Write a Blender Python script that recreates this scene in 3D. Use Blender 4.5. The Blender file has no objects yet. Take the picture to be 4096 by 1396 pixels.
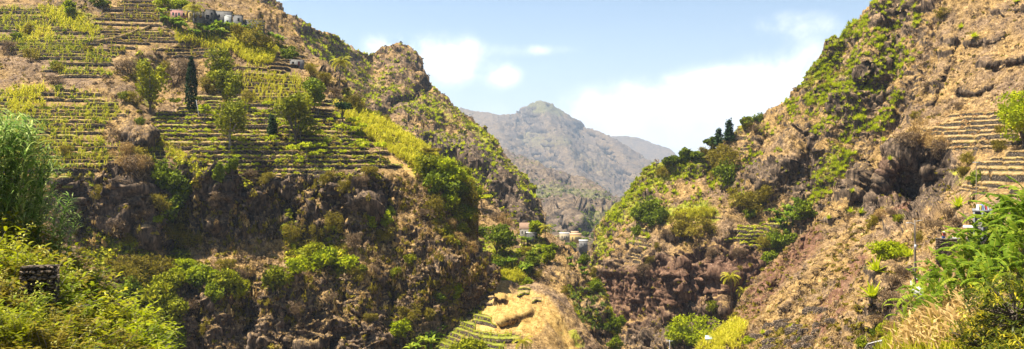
import bpy, math, random
import numpy as np
from mathutils import Vector, Matrix
R = math.radians
SC = bpy.context.scene
COL = SC.collection
# ------------------------------------------------------------------ camera
FPX, CX, CY, CZ = 3547.0, 2048.0, 650.0, 80.0      # focal length in photo pixels, centre column, horizon row, camera height
cam_data = bpy.data.cameras.new('camera')
cam = bpy.data.objects.new('camera', cam_data); COL.objects.link(cam)
cam.location = (0, 0, CZ); cam.rotation_euler = (R(90), 0, 0)
cam_data.sensor_width = 36.0; cam_data.lens = 36.0 * FPX / 4096.0
cam_data.shift_y = (CY - 698.0) / 4096.0     # the horizon lies above the middle of the picture
cam_data.clip_start = 0.3; cam_data.clip_end = 30000
SC.camera = cam
# ------------------------------------------------------------------ node helper
class NT:
    def __init__(s, tree): s.t = tree; tree.nodes.clear()
    def n(s, kind, _i=None, **p):
        nd = s.t.nodes.new(kind)
        for k, v in p.items(): setattr(nd, k, v)
        for k, v in (_i or {}).items(): s.put(nd.inputs[k], v)
        return nd
    def put(s, sock, v):
        if hasattr(v, 'is_linked') or isinstance(v, bpy.types.NodeSocket): s.t.links.new(v, sock)
        else: sock.default_value = v
    def math(s, op, a, b=0.0, c=0.0, clamp=False):
        nd = s.t.nodes.new('ShaderNodeMath'); nd.operation = op; nd.use_clamp = clamp
        s.put(nd.inputs[0], a); s.put(nd.inputs[1], b); s.put(nd.inputs[2], c)
        return nd.outputs[0]
    def mapr(s, v, a, b, c=0.0, d=1.0, smooth=True):
        nd = s.t.nodes.new('ShaderNodeMapRange'); nd.interpolation_type = 'SMOOTHSTEP' if smooth else 'LINEAR'
        for i, x in enumerate((v, a, b, c, d)): s.put(nd.inputs[i], x)
        return nd.outputs[0]
    def ramp(s, fac, stops):
        nd = s.t.nodes.new('ShaderNodeValToRGB'); cr = nd.color_ramp
        while len(cr.elements) < len(stops): cr.elements.new(0.5)
        for e, (p, c) in zip(cr.elements, stops): e.position = p; e.color = (c[0], c[1], c[2], 1)
        s.put(nd.inputs[0], fac); return nd.outputs[0]
    def mix(s, f, a, b):
        nd = s.t.nodes.new('ShaderNodeMix'); nd.data_type = 'RGBA'
        s.put(nd.inputs[0], f)
        for sk, v in ((nd.inputs[6], a), (nd.inputs[7], b)):
            s.put(sk, (v[0], v[1], v[2], 1) if isinstance(v, tuple) else v)
        return nd.outputs[2]
    def noise(s, vec, scale, detail=6, rough=0.6, dist=0.0):
        nd = s.n('ShaderNodeTexNoise', {'Vector': vec, 'Scale': scale, 'Detail': detail, 'Roughness': rough, 'Distortion': dist})
        return nd.outputs[0]
# ------------------------------------------------------------------ sun and sky
HAZE = 0.000085
SUN_EL, SUN_AZ = R(66), R(-84)     # azimuth measured from +Y (view direction), negative = to the left
world = bpy.data.worlds.new('World'); SC.world = world; world.use_nodes = True
w = NT(world.node_tree)
sky = w.n('ShaderNodeTexSky'); sky.sky_type = 'NISHITA'; sky.sun_disc = False
sky.sun_elevation = SUN_EL; sky.sun_rotation = SUN_AZ; sky.air_density = 1.0; sky.dust_density = 0.4; sky.ozone_density = 2.6
tc = w.n('ShaderNodeTexCoord')
sep = w.n('ShaderNodeSeparateXYZ', {0: tc.outputs['Generated']})
az = w.math('ARCTAN2', sep.outputs[0], sep.outputs[1]); el = w.math('ARCSINE', sep.outputs[2])
nz = w.noise(tc.outputs['Generated'], 14.0, 10, 0.62, 0.3)
nz2 = w.noise(tc.outputs['Generated'], 3.0, 6, 0.55, 0.4)
def blob(px, py, rx, ry, amp):
    a0, e0 = math.atan((px - CX) / FPX), math.atan((CY - py) / FPX)
    dx = w.math('DIVIDE', w.math('SUBTRACT', az, a0), rx / FPX); dy = w.math('DIVIDE', w.math('SUBTRACT', el, e0), ry / FPX)
    r2 = w.math('ADD', w.math('MULTIPLY', dx, dx), w.math('MULTIPLY', dy, dy))
    return w.math('MULTIPLY', w.math('EXPONENT', w.math('MULTIPLY', r2, -1.0)), amp)
tot = None
for b in [(1560, 190, 120, 70, 1.1), (1800, 240, 150, 110, 1.25), (2015, 305, 80, 55, 0.95), (2140, 200, 190, 28, 0.62),
          (2560, 455, 260, 110, 1.3), (2780, 480, 330, 150, 1.4), (3120, 420, 340, 150, 1.2), (2350, 500, 170, 75, 0.9),
          (3150, 120, 240, 55, 0.62), (1060, 0, 70, 30, 0.9), (1900, 440, 200, 40, 0.5), (3300, 260, 200, 90, 0.6)]:
    v = blob(*b); tot = v if tot is None else w.math('ADD', tot, v)
# thin cloud everywhere, by the same noise
thin = w.mapr(nz2, 0.55, 0.85, 0.0, 0.4)
dens = w.math('ADD', w.math('MULTIPLY', tot, w.math('ADD', w.math('MULTIPLY', nz, 3.2), -0.72)), w.math('MULTIPLY', thin, 0.6))
cfac = w.mapr(dens, 0.18, 1.08, 0.0, 0.97)
lowf = w.mapr(el, -0.02, 0.25, 0.22, 0.0)
skyc = w.mix(lowf, sky.outputs[0], (8.6, 9.4, 10.4))
cloudc = w.mix(w.mapr(nz, 0.35, 0.7), (9.6, 9.9, 10.4), (12.0, 12.0, 12.0))
bg = w.n('ShaderNodeBackground', {0: w.mix(cfac, skyc, cloudc), 1: 0.05})
w.n('ShaderNodeOutputWorld', {0: bg.outputs[0]})
sun_data = bpy.data.lights.new('sun', 'SUN'); sun = bpy.data.objects.new('sun', sun_data); COL.objects.link(sun)
sun_data.energy = 5.0; sun_data.angle = R(0.5); sun_data.color = (1.0, 0.93, 0.79)
sdir = Vector((math.sin(SUN_AZ) * math.cos(SUN_EL), math.cos(SUN_AZ) * math.cos(SUN_EL), math.sin(SUN_EL)))
sun.location = sdir * 500; sun.rotation_euler = sdir.to_track_quat('Z', 'Y').to_euler()
SC.view_settings.view_transform = 'Standard'; SC.view_settings.look = 'None'
SC.view_settings.gamma = 1.0; SC.view_settings.exposure = 1.58; SC.view_settings.use_curve_mapping = False
# ------------------------------------------------------------------ numpy noise
_rng = np.random.default_rng(7)
random.seed(7)
_G = _rng.normal(size=(256, 3)); _G /= np.linalg.norm(_G, axis=1)[:, None]
_P = _rng.permutation(256); _P = np.concatenate([_P, _P, _P])
def pnoise(p):
    i = np.floor(p).astype(np.int64); f = p - i; i &= 255
    u = f * f * f * (f * (f * 6 - 15) + 10); out = np.zeros(len(p))
    for dx in (0, 1):
        wx = u[:, 0] if dx else 1 - u[:, 0]
        for dy in (0, 1):
            wy = u[:, 1] if dy else 1 - u[:, 1]
            for dz in (0, 1):
                wz = u[:, 2] if dz else 1 - u[:, 2]
                h = _P[_P[_P[(i[:, 0] + dx) & 255] + ((i[:, 1] + dy) & 255)] + ((i[:, 2] + dz) & 255)]
                out += wx * wy * wz * ((f - (dx, dy, dz)) * _G[h]).sum(1)
    return out * 1.6
def fbm(p, o=4, g=0.5):
    s = 0; a = 1.0; t = 0
    for k in range(o): s = s + a * pnoise(p * 2.03 ** k + 17.3 * k); t += a; a *= g
    return s / t
def ridged(p, o=4, g=0.5):
    s = 0; a = 1.0; t = 0
    for k in range(o): s = s + a * (1 - 2 * np.abs(pnoise(p * 2.07 ** k + 31.7 * k))); t += a; a *= g
    return s / t
_W = _rng.random((256, 4))
def worley(p):
    i = np.floor(p).astype(np.int64); b = np.full(len(p), 9.0); idv = np.zeros(len(p)); b2 = b.copy()
    for dx in (-1, 0, 1):
        for dy in (-1, 0, 1):
            for dz in (-1, 0, 1):
                c = i + (dx, dy, dz); cc = c & 255
                h = _P[_P[_P[cc[:, 0]] + cc[:, 1]] + cc[:, 2]]
                d = np.sqrt(((c + _W[h, :3] - p) ** 2).sum(1))
                m = d < b; b2 = np.where(m, b, np.minimum(b2, d)); idv = np.where(m, _W[h, 3], idv); b = np.where(m, d, b)
    return b, b2, idv
def at(px, py, D):
    return np.stack([(np.asarray(px, float) - CX) / FPX * D, np.asarray(D, float) + 0 * np.asarray(px, float), CZ - (np.asarray(py, float) - CY) / FPX * D], -1)
def proj(p):
    return CX + p[..., 0] / p[..., 1] * FPX, CY - (p[..., 2] - CZ) / p[..., 1] * FPX
def sstep(a, b, x):
    t = np.clip((x - a) / (b - a), 0, 1); return t * t * (3 - 2 * t)
def segdist(px, py, line):
    d = np.full(px.shape, 1e9)
    if len(line) == 1: return np.hypot(px - line[0][0], py - line[0][1])
    for (x0, y0), (x1, y1) in zip(line[:-1], line[1:]):
        L2 = (x1 - x0) ** 2 + (y1 - y0) ** 2 + 1e-9
        t = np.clip(((px - x0) * (x1 - x0) + (py - y0) * (y1 - y0)) / L2, 0, 1)
        d = np.minimum(d, np.hypot(px - x0 - t * (x1 - x0), py - y0 - t * (y1 - y0)))
    return d
def inpoly(px, py, poly):
    ins = np.zeros(np.shape(px), bool); n = len(poly)
    for k in range(n):
        x0, y0 = poly[k]; x1, y1 = poly[(k + 1) % n]
        c = ((y0 > py) != (y1 > py)) & (px < (x1 - x0) * (py - y0) / (y1 - y0 + 1e-12) + x0); ins ^= c
    return ins
class RBF:
    def __init__(s, pts):
        p = np.array(pts, float); s.xy = p[:, :2] / 1000.0; n = len(p)
        A = np.zeros((n + 3, n + 3)); A[:n, :n] = -np.hypot(s.xy[:, None, 0] - s.xy[None, :, 0], s.xy[:, None, 1] - s.xy[None, :, 1])
        A[:n, n] = 1; A[:n, n + 1:] = s.xy; A[n, :n] = 1; A[n + 1:, :n] = s.xy.T
        s.w = np.linalg.solve(A, np.concatenate([p[:, 2], [0, 0, 0]])); s.n = n
    def __call__(s, px, py):
        x = np.asarray(px, float) / 1000; y = np.asarray(py, float) / 1000
        out = s.w[s.n] + s.w[s.n + 1] * x + s.w[s.n + 2] * y
        for k in range(s.n): out = out - s.w[k] * np.sqrt((x - s.xy[k, 0]) ** 2 + (y - s.xy[k, 1]) ** 2 + 0.0004)
        return out
# ------------------------------------------------------------------ materials
MATS = {}
def newmat(name):
    m = bpy.data.materials.new(name); m.use_nodes = True; MATS[name] = m
    return m, NT(m.node_tree)
def terrain_mat(name, S=1.0, bump=1.0, far=False):
    m, t = newmat(name)
    geo = t.n('ShaderNodeNewGeometry'); pos = geo.outputs['Position']
    at1 = t.n('ShaderNodeAttribute', attribute_name='ground'); sp = t.n('ShaderNodeSeparateColor', {0: at1.outputs['Color']})
    rk, gr, ye = sp.outputs[0], sp.outputs[1], sp.outputs[2]
    rd = at1.outputs['Alpha']
    n1 = t.noise(pos, 0.09 / S, 7, 0.62); n2 = t.noise(pos, 0.55 / S, 7, 0.68); n3 = t.noise(pos, 2.2 / S, 6, 0.7)
    mp = t.n('ShaderNodeMapping', {'Vector': pos}); mp.inputs['Scale'].default_value = (1, 1, 0.28)
    n4 = t.noise(mp.outputs[0], 1.1 / S, 7, 0.7, 0.3)
    nmix = t.math('ADD', t.math('MULTIPLY', n2, 0.55), t.math('MULTIPLY', n3, 0.45))
    dry = t.ramp(nmix, [(0.37, (.040, .023, .009)), (0.47, (.175, .105, .037)), (0.57, (.33, .21, .078)), (0.69, (.47, .335, .145))])
    dry2 = t.ramp(nmix, [(0.38, (.030, .019, .012)), (0.48, (.115, .072, .041)), (0.58, (.25, .165, .092)), (0.71, (.40, .29, .18))])
    dryc = t.mix(t.mapr(n1, 0.40, 0.62), dry, dry2)
    rock = t.ramp(n4, [(0.32, (.010, .008, .006)), (0.44, (.042, .029, .019)), (0.56, (.125, .085, .054)), (0.70, (.30, .215, .145))])
    redr = t.ramp(n4, [(0.30, (.038, .018, .011)), (0.5, (.14, .068, .040)), (0.7, (.30, .175, .11))])
    yel = t.ramp(nmix, [(0.36, (.17, .095, .022)), (0.5, (.37, .23, .065)), (0.68, (.52, .37, .15))])
    grn = t.ramp(nmix, [(0.35, (.035, .04, .005)), (0.47, (.13, .135, .012)), (0.57, (.25, .24, .025)), (0.70, (.38, .33, .08))])
    nz = t.n('ShaderNodeSeparateXYZ', {0: geo.outputs['Normal']}).outputs[2]
    steep = t.mapr(nz, 0.62, 0.12, 0.0, 0.75)
    rf = t.math('ADD', t.math('ADD', t.math('MULTIPLY', rk, 0.50), t.math('MULTIPLY', steep, 0.62)), t.math('MULTIPLY', t.math('SUBTRACT', nmix, 0.5), -1.6))
    rf = t.mapr(rf, 0.36, 0.62)
    rockc = t.mix(t.mapr(rd, 0.15, 0.75), rock, redr)
    gf = t.mapr(t.math('ADD', gr, t.math('MULTIPLY', t.math('SUBTRACT', n2, 0.5), 1.2)), 0.35, 0.62)
    yf = t.mapr(t.math('ADD', ye, t.math('MULTIPLY', t.math('SUBTRACT', n1, 0.5), 1.0)), 0.35, 0.65)
    rdf = t.mapr(t.math('ADD', rd, t.math('MULTIPLY', t.math('SUBTRACT', n2, 0.5), 0.8)), 0.45, 0.75)
    c = t.mix(rf, t.mix(rdf, t.mix(gf, t.mix(yf, dryc, yel), grn), redr), rockc)
    if far:   # far slopes: dry volcanic ground, scrubbier and darker than the near grass
        c = t.mix(0.68, c, t.ramp(nmix, [(0.36, (.022, .019, .017)), (0.55, (.085, .068, .056)), (0.7, (.18, .145, .12))]))
    bm = t.n('ShaderNodeBump', {'Strength': 0.9 * bump, 'Distance': 0.35 * S, 'Height': t.math('ADD', t.math('MULTIPLY', n3, 0.5), n4)})
    p = t.n('ShaderNodeBsdfPrincipled', {'Base Color': c, 'Roughness': 0.95, 'Normal': bm.outputs[0]})
    p.inputs['Specular IOR Level'].default_value = 0.15
    t.n('ShaderNodeOutputMaterial', {0: p.outputs[0]})
    return m
terrain_mat('hillside', 1.0); terrain_mat('mountain', 2.2); terrain_mat('far_mountain', 13.0, 0.8, True); terrain_mat('near_ground', 0.3)
def leaf_mat(name, dark, mid, light, trans=0.45, rough=0.6, spec=0.08, rnd=0.25):
    m, t = newmat(name)
    a = t.n('ShaderNodeAttribute', attribute_name='tint'); oi = t.n('ShaderNodeObjectInfo')
    f = t.math('ADD', a.outputs['Fac'], t.math('MULTIPLY', t.math('SUBTRACT', oi.outputs['Random'], 0.5), rnd))
    tcn = t.n('ShaderNodeTexCoord'); f = t.math('ADD', f, t.math('MULTIPLY', t.math('SUBTRACT', t.noise(tcn.outputs['Object'], 1.7, 4, 0.6), 0.5), 0.55))
    c = t.ramp(f, [(0.0, dark), (0.5, mid), (1.0, light)])
    p = t.n('ShaderNodeBsdfPrincipled', {'Base Color': c, 'Roughness': rough}); p.inputs['Specular IOR Level'].default_value = spec
    tr = t.n('ShaderNodeBsdfTranslucent', {0: c})
    mx = t.n('ShaderNodeMixShader', {0: trans, 1: p.outputs[0], 2: tr.outputs[0]})
    t.n('ShaderNodeOutputMaterial', {0: mx.outputs[0]}); return m
def plain_mat(name, a, b, scale=2.0, rough=0.85, bump=0.3, dist=0.03, spec=0.2, detail=5):
    m, t = newmat(name)
    tcn = t.n('ShaderNodeTexCoord'); nn = t.noise(tcn.outputs['Object'], scale, detail, 0.65)
    c = t.ramp(nn, [(0.3, a), (0.7, b)])
    bm = t.n('ShaderNodeBump', {'Strength': bump, 'Distance': dist, 'Height': nn})
    p = t.n('ShaderNodeBsdfPrincipled', {'Base Color': c, 'Roughness': rough, 'Normal': bm.outputs[0]}); p.inputs['Specular IOR Level'].default_value = spec
    t.n('ShaderNodeOutputMaterial', {0: p.outputs[0]}); return m
# ------------------------------------------------------------------ mesh helpers
def mesh_np(name, V, F, mat, tint=None, ground=None, smooth=False):
    """V (n,3); F (m,3) or (m,4) array, or list of such arrays"""
    me = bpy.data.meshes.new(name); Fs = F if isinstance(F, list) else [F]
    Fs = [np.asarray(f, np.int32) for f in Fs if len(f)]
    me.vertices.add(len(V)); me.vertices.foreach_set('co', np.asarray(V, np.float32).ravel())
    li = np.concatenate([f.ravel() for f in Fs]); tot = np.concatenate([np.full(len(f), f.shape[1], np.int32) for f in Fs])
    me.loops.add(len(li)); me.loops.foreach_set('vertex_index', li)
    me.polygons.add(len(tot)); st = np.concatenate([[0], np.cumsum(tot)[:-1]]).astype(np.int32)
    me.polygons.foreach_set('loop_start', st)
    if smooth: me.polygons.foreach_set('use_smooth', np.ones(len(tot), bool))
    me.update(calc_edges=True)
    if tint is not None:
        a = me.attributes.new('tint', 'FLOAT', 'POINT'); a.data.foreach_set('value', np.asarray(tint, np.float32))
    if ground is not None:
        a = me.attributes.new('ground', 'FLOAT_COLOR', 'POINT'); a.data.foreach_set('color', np.asarray(ground, np.float32).ravel())
    me.materials.append(MATS[mat] if isinstance(mat, str) else mat)
    me.validate()
    return me
def link(name, me, parent=None, loc=None, rz=None, sc=None):
    o = bpy.data.objects.new(name, me); COL.objects.link(o)
    if parent is not None: o.parent = parent
    if loc is not None: o.location = tuple(float(x) for x in loc)
    if rz is not None: o.rotation_euler = (0, 0, rz) if not isinstance(rz, tuple) else rz
    if sc is not None: o.scale = (sc, sc, sc) if not isinstance(sc, tuple) else sc
    return o
def tag(o, label=None, cat=None, group=None, kind=None):
    if label: o['label'] = label
    if cat: o['category'] = cat
    if group: o['group'] = group
    if kind: o['kind'] = kind
    return o
class MB:
    """collects pieces of one mesh"""
    def __init__(s): s.V = []; s.Q = []; s.T = []; s.n = 0; s.tint = []
    def add(s, V, Q=None, T=None, tint=0.5):
        V = np.asarray(V, float).reshape(-1, 3)
        if Q is not None and len(Q): s.Q.append(np.asarray(Q, int) + s.n)
        if T is not None and len(T): s.T.append(np.asarray(T, int) + s.n)
        s.V.append(V); s.n += len(V)
        s.tint.append(np.full(len(V), tint) if np.isscalar(tint) else np.asarray(tint, float)); return s
    def box(s, x0, x1, y0, y1, z0, z1, tint=0.5):
        V = [(x, y, z) for z in (z0, z1) for y in (y0, y1) for x in (x0, x1)]
        return s.add(V, [(0, 2, 3, 1), (4, 5, 7, 6), (0, 1, 5, 4), (2, 6, 7, 3), (0, 4, 6, 2), (1, 3, 7, 5)], tint=tint)
    def tube(s, pts, rad, n=6, tint=0.5, cap=True):
        pts = [np.array(p, float) for p in pts]
        if np.isscalar(rad): rad = [rad] * len(pts)
        V = []
        for i, p in enumerate(pts):
            d = pts[min(i + 1, len(pts) - 1)] - pts[max(i - 1, 0)]; d = d / (np.linalg.norm(d) + 1e-9)
            a = np.cross(d, (0, 0, 1) if abs(d[2]) < 0.9 else (1, 0, 0)); a /= np.linalg.norm(a); b = np.cross(d, a)
            for k in range(n):
                t = 2 * math.pi * k / n; V.append(p + rad[i] * (a * math.cos(t) + b * math.sin(t)))
        Q = [(i * n + k, i * n + (k + 1) % n, (i + 1) * n + (k + 1) % n, (i + 1) * n + k) for i in range(len(pts) - 1) for k in range(n)]
        T = []
        if cap:
            V.append(pts[-1]); e = len(V) - 1; o = (len(pts) - 1) * n; T = [(o + k, o + (k + 1) % n, e) for k in range(n)]
        return s.add(V, Q, T, tint)
    def mesh(s, name, mat, smooth=False):
        F = []
        if s.Q: F.append(np.concatenate(s.Q))
        if s.T: F.append(np.concatenate(s.T))
        return mesh_np(name, np.concatenate(s.V), F, mat, tint=np.concatenate(s.tint), smooth=smooth)
    def build(s, name, mat, parent=None, loc=None, rz=None, sc=None, smooth=False):
        return link(name, s.mesh(name, mat, smooth), parent, loc, rz, sc)
    def arrays(s):
        return np.concatenate(s.V), (np.concatenate(s.Q) if s.Q else np.zeros((0, 4), int)), (np.concatenate(s.T) if s.T else np.zeros((0, 3), int)), np.concatenate(s.tint)
def empty(name, loc=(0, 0, 0), rz=0.0):
    o = bpy.data.objects.new(name, None); COL.objects.link(o); o.location = tuple(float(v) for v in loc); o.rotation_euler = (0, 0, rz); o.empty_display_size = 0.3
    return o
def copy_tree(o, parent=None):
    c = o.copy(); COL.objects.link(c); c.parent = parent
    if parent is not None: c.matrix_parent_inverse = o.matrix_parent_inverse.copy()
    for ch in list(o.children): copy_tree(ch, c)
    return c
def scatter_mesh(name, temps, P, scale, mat, yaw=None, tilt=None, tj=0.15, seed=1, kind='stuff', zs=None):
    """join many copies of small templates into one stuff mesh"""
    rg = np.random.default_rng(seed); n = len(P); yaw = rg.random(n) * 6.283 if yaw is None else yaw
    which = rg.integers(0, len(temps), n); VV = []; QQ = []; TT = []; TI = []; off = 0
    for k, tm in enumerate(temps):
        V, Q, T, ti = tm; m = which == k; c = int(m.sum())
        if not c: continue
        cs, sn = np.cos(yaw[m])[:, None], np.sin(yaw[m])[:, None]; s = np.broadcast_to(scale, n)[m][:, None]
        sz = s if zs is None else s * np.broadcast_to(zs, n)[m][:, None]
        X = np.stack([(V[None, :, 0] * cs - V[None, :, 1] * sn) * s, (V[None, :, 0] * sn + V[None, :, 1] * cs) * s, V[None, :, 2] * sz], -1)
        if tilt is not None:
            X[..., 0] += X[..., 2] * tilt[m][:, None, 0]; X[..., 1] += X[..., 2] * tilt[m][:, None, 1]
        X += P[m][:, None, :]; VV.append(X.reshape(-1, 3)); ofs = (off + np.arange(c) * len(V))[:, None, None]
        if len(Q): QQ.append((Q[None] + ofs).reshape(-1, 4))
        if len(T): TT.append((T[None] + ofs).reshape(-1, 3))
        TI.append((ti[None, :] + (rg.random(c)[:, None] - 0.5) * 2 * tj).ravel()); off += c * len(V)
    F = ([np.concatenate(QQ)] if QQ else []) + ([np.concatenate(TT)] if TT else [])
    me = mesh_np(name, np.concatenate(VV), F, mat, tint=np.clip(np.concatenate(TI), 0, 1))
    o = link(name, me); return o
# ================================================================== terrain
LAYERS = {}
def resample(a, b, n, extra=None):
    a = np.array(a, float); b = np.array(b, float)
    L = np.hypot(*(a[1:] - a[:-1]).T) + np.hypot(*(b[1:] - b[:-1]).T)
    s = np.concatenate([[0], np.cumsum(L)]); t = np.linspace(0, s[-1], n)
    f = lambda c: np.interp(t, s, c)
    def sm(c):
        k = 5; w = np.exp(-0.5 * (np.arange(-k, k + 1) / 2.2) ** 2); w /= w.sum()
        return np.convolve(np.pad(c, k, mode='reflect', reflect_type='odd'), w, 'valid')
    return [sm(f(a[:, 0])), sm(f(a[:, 1])), sm(f(b[:, 0])), sm(f(b[:, 1]))], s[-1]
def paint(px, py, strokes, base=0.0):
    v = np.full(px.shape, float(base))
    for line, r, val in strokes:
        d = segdist(px, py, line); v = np.maximum(v, val * sstep(1.35, 0.25, d / r)) if val > 0 else v * (1 + val * sstep(1.35, 0.25, d / r))
    return v
def polymask(px, py, polys, soft=0):
    m = np.zeros(px.shape)
    for p in polys: m = np.maximum(m, inpoly(px, py, p).astype(float))
    return m
def layer(name, mat, sky, bot, dpts, spacing=4.5, S=1.0, feats=(), rock=(), rock0=0.2, green=(), green0=0.0, yellow=(), red=(), smoothp=(),
          amp=1.0, jit=22, back=0.10, col=(), skirt=60.0, fine=1.0, seed=0.0, dens=1.0, rib=None, ribamp=0.8):
    spacing = spacing * 1.17 / dens
    (sx, sy, bx, by), _ = resample(sky, bot, 10)
    Lu = 0.5 * (np.hypot(np.diff(sky, axis=0)[:, 0], np.diff(sky, axis=0)[:, 1]).sum() + np.hypot(np.diff(bot, axis=0)[:, 0], np.diff(bot, axis=0)[:, 1]).sum())
    Lv = np.mean(np.hypot(sx - bx, sy - by)); nu = int(Lu / spacing); nv = int(max(12, Lv / spacing * 1.15))
    (sx, sy, bx, by), _ = resample(sky, bot, nu)
    t = np.linspace(0, 1, nv)[:, None]
    PX = sx[None] * (1 - t) + bx[None] * t; PY = sy[None] * (1 - t) + by[None] * t
    D = RBF(dpts)(PX, PY)
    w0 = at(PX.ravel(), PY.ravel(), D.ravel())
    jx = fbm(w0 / (9.0 * S) + seed, 5, 0.62).reshape(PX.shape); jy = fbm(w0 / (9.0 * S) + 55.5 + seed, 5, 0.62).reshape(PX.shape)
    QX = PX + jx * jit * 1.6; QY = PY + jy * jit * 1.6
    for line, r, dd in feats: D = D + dd * np.exp(-(segdist(QX, QY, line) / r) ** 2)
    pos = at(PX.ravel(), PY.ravel(), D.ravel()).reshape(nv, nu, 3)
    rk = paint(QX, QY, rock, rock0); cl = paint(QX, QY, col); gr = paint(QX, QY, green, green0); ye = paint(QX, QY, yellow); rd = paint(QX, QY, red)
    sm = polymask(PX, PY, smoothp)
    for _ in range(3):
        sm = (sm + np.roll(sm, 2, 0) + np.roll(sm, -2, 0) + np.roll(sm, 2, 1) + np.roll(sm, -2, 1)) / 5
    du = np.gradient(pos, axis=1); dv = np.gradient(pos, axis=0); N = np.cross(du, dv); N /= np.linalg.norm(N, axis=2)[..., None] + 1e-9
    flip = (N * (pos - (0, 0, CZ))).sum(2) > 0; N[flip] *= -1
    q = pos.reshape(-1, 3) / S + seed * 13.1
    rkf, clf, smf = np.minimum(rk, 1.0).ravel(), cl.ravel(), sm.ravel()
    st = np.array([1, 1, 0.6])
    big = fbm(q / 16.0, 4) * 2.2
    f1, f2, idv = worley(q / 3.4 * st + 0.35 * np.stack([fbm(q / 2.0, 2), fbm(q / 2.0 + 9, 2), fbm(q / 2.0 + 19, 2)], 1))
    block = (idv - 0.5) * 1.5 - 0.8 * np.exp(-np.clip(f2 - f1, 0, 9) / 0.07)
    g1, g2, idw = worley(q / 1.25)
    rocky = (ridged(q * st / 9.0, 4, 0.55) - 0.25) * 1.9 + block * 0.95 + (0.5 - g1) * 0.2 + 0.55 * ridged(q * st / 2.4 + 8, 3, 0.6)
    h1, h2, hid = worley(q * np.array([1, 1, 0.11]) / 2.3 + 0.2 * np.stack([fbm(q / 3.0 + 2, 2)] * 3, 1))
    colm = (hid - 0.5) * 2.0 - 1.6 * np.exp(-np.clip(h2 - h1, 0, 9) / 0.09) + ridged(q * np.array([1, 1, 0.13]) / 2.6, 3, 0.55) * 1.25 + ridged(q * np.array([1, 1, 0.10]) / 7.0, 2) * 1.3
    grass = np.clip(fbm(q / 1.6, 3), -0.3, 1) * 0.55 + (0.5 - g1) * 0.35
    mod = sstep(-0.35, 0.35, fbm(q / 22.0 + 71, 3))
    if rib is not None:
        rv = np.array(rib, float); rv /= np.linalg.norm(rv); qq = q + 0.25 * np.stack([fbm(q / 5, 2), fbm(q / 5 + 3, 2), fbm(q / 5 + 6, 2)], 1) * 6
        qr = qq - 0.86 * (qq @ rv)[:, None] * rv[None]; big = big + ribamp * (1.7 * ridged(qr / 7.5, 3, 0.55) + 0.5 * ridged(qr / 2.2 + 40, 2)); grass = grass * (0.7 + 0.9 * mod)
    led = ridged(q * np.array([0.35, 0.35, 1.6]) / 5.0 + 5.0, 3, 0.5)
    rocky = rocky + 0.9 * led
    d = big * (1 - 0.92 * smf) + (1 - smf) * fine * (rkf * (0.55 + 0.8 * mod) * rocky * 1.4 + (1 - 0.6 * rkf) * grass) + clf * colm * (1 - smf)
    pos = pos + (d * S * amp)[:, None].reshape(nv, nu, 1) * N
    # far side of the ridge
    nb = 10; k = np.arange(nb, 0, -1)[:, None, None] / nb
    ridge = pos[0][None]; Dr = D[0][None, :, None]
    away = pos[0] * (1, 1, 0); away = away / np.linalg.norm(away, axis=1)[:, None]
    bk = ridge + away[None] * Dr * back * (k + 0.6 * k * k) + np.array([0, 0, -1.0]) * Dr * back * (0.25 * k + 1.1 * k * k)
    nbx = fbm(bk.reshape(-1, 3) / (6 * S), 3).reshape(nb, nu, 1) * S * 0.8 * np.minimum(1, k * 4)
    bk[..., 2:] += nbx
    sk = pos[-1][None] - np.array([0, 0, 1.0]) * skirt * np.array([0.3, 1.0])[:, None, None]
    full = np.concatenate([bk, pos, sk], 0); nr = full.shape[0]
    att = np.stack([rk, gr, ye, rd], -1)
    afull = np.concatenate([np.repeat(att[:1], nb, 0), att, np.repeat(att[-1:], 2, 0)], 0)
    ii, jj = np.meshgrid(np.arange(nr - 1), np.arange(nu - 1), indexing='ij')
    a = (ii * nu + jj).ravel(); F = np.stack([a, a + nu, a + nu + 1, a + 1], 1)
    me = mesh_np(name, full.reshape(-1, 3), F, mat, ground=afull.reshape(-1, 4), smooth=True)
    o = link(name, me); tag(o, kind='structure')
    ppx, ppy = proj(pos)
    du = np.gradient(pos, axis=1); dv = np.gradient(pos, axis=0); N = np.cross(du, dv); N /= np.linalg.norm(N, axis=2)[..., None] + 1e-9
    N[N[..., 2] < 0] *= -1
    L = dict(obj=o, pos=pos, px=ppx, py=ppy, rock=np.minimum(rk, 1.0), green=gr, sm=sm, N=N, D=pos[..., 1], S=S, gx=PX, gy=PY); LAYERS[name] = L
    return L
def ground_at(px, py, names, r=9):
    best = None
    for nm in ([names] if isinstance(names, str) else names):
        L = LAYERS[nm]; d = np.hypot(L['px'] - px, L['py'] - py); k = np.argmin(d)
        m = d < max(r, d.flat[k] * 1.2 + 1e-6)
        Dm = np.where(m, L['D'], 1e9); kk = np.argmin(Dm); p = L['pos'].reshape(-1, 3)[kk]
        if best is None or p[1] < best[1]: best = p
    return np.array(best)

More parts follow.
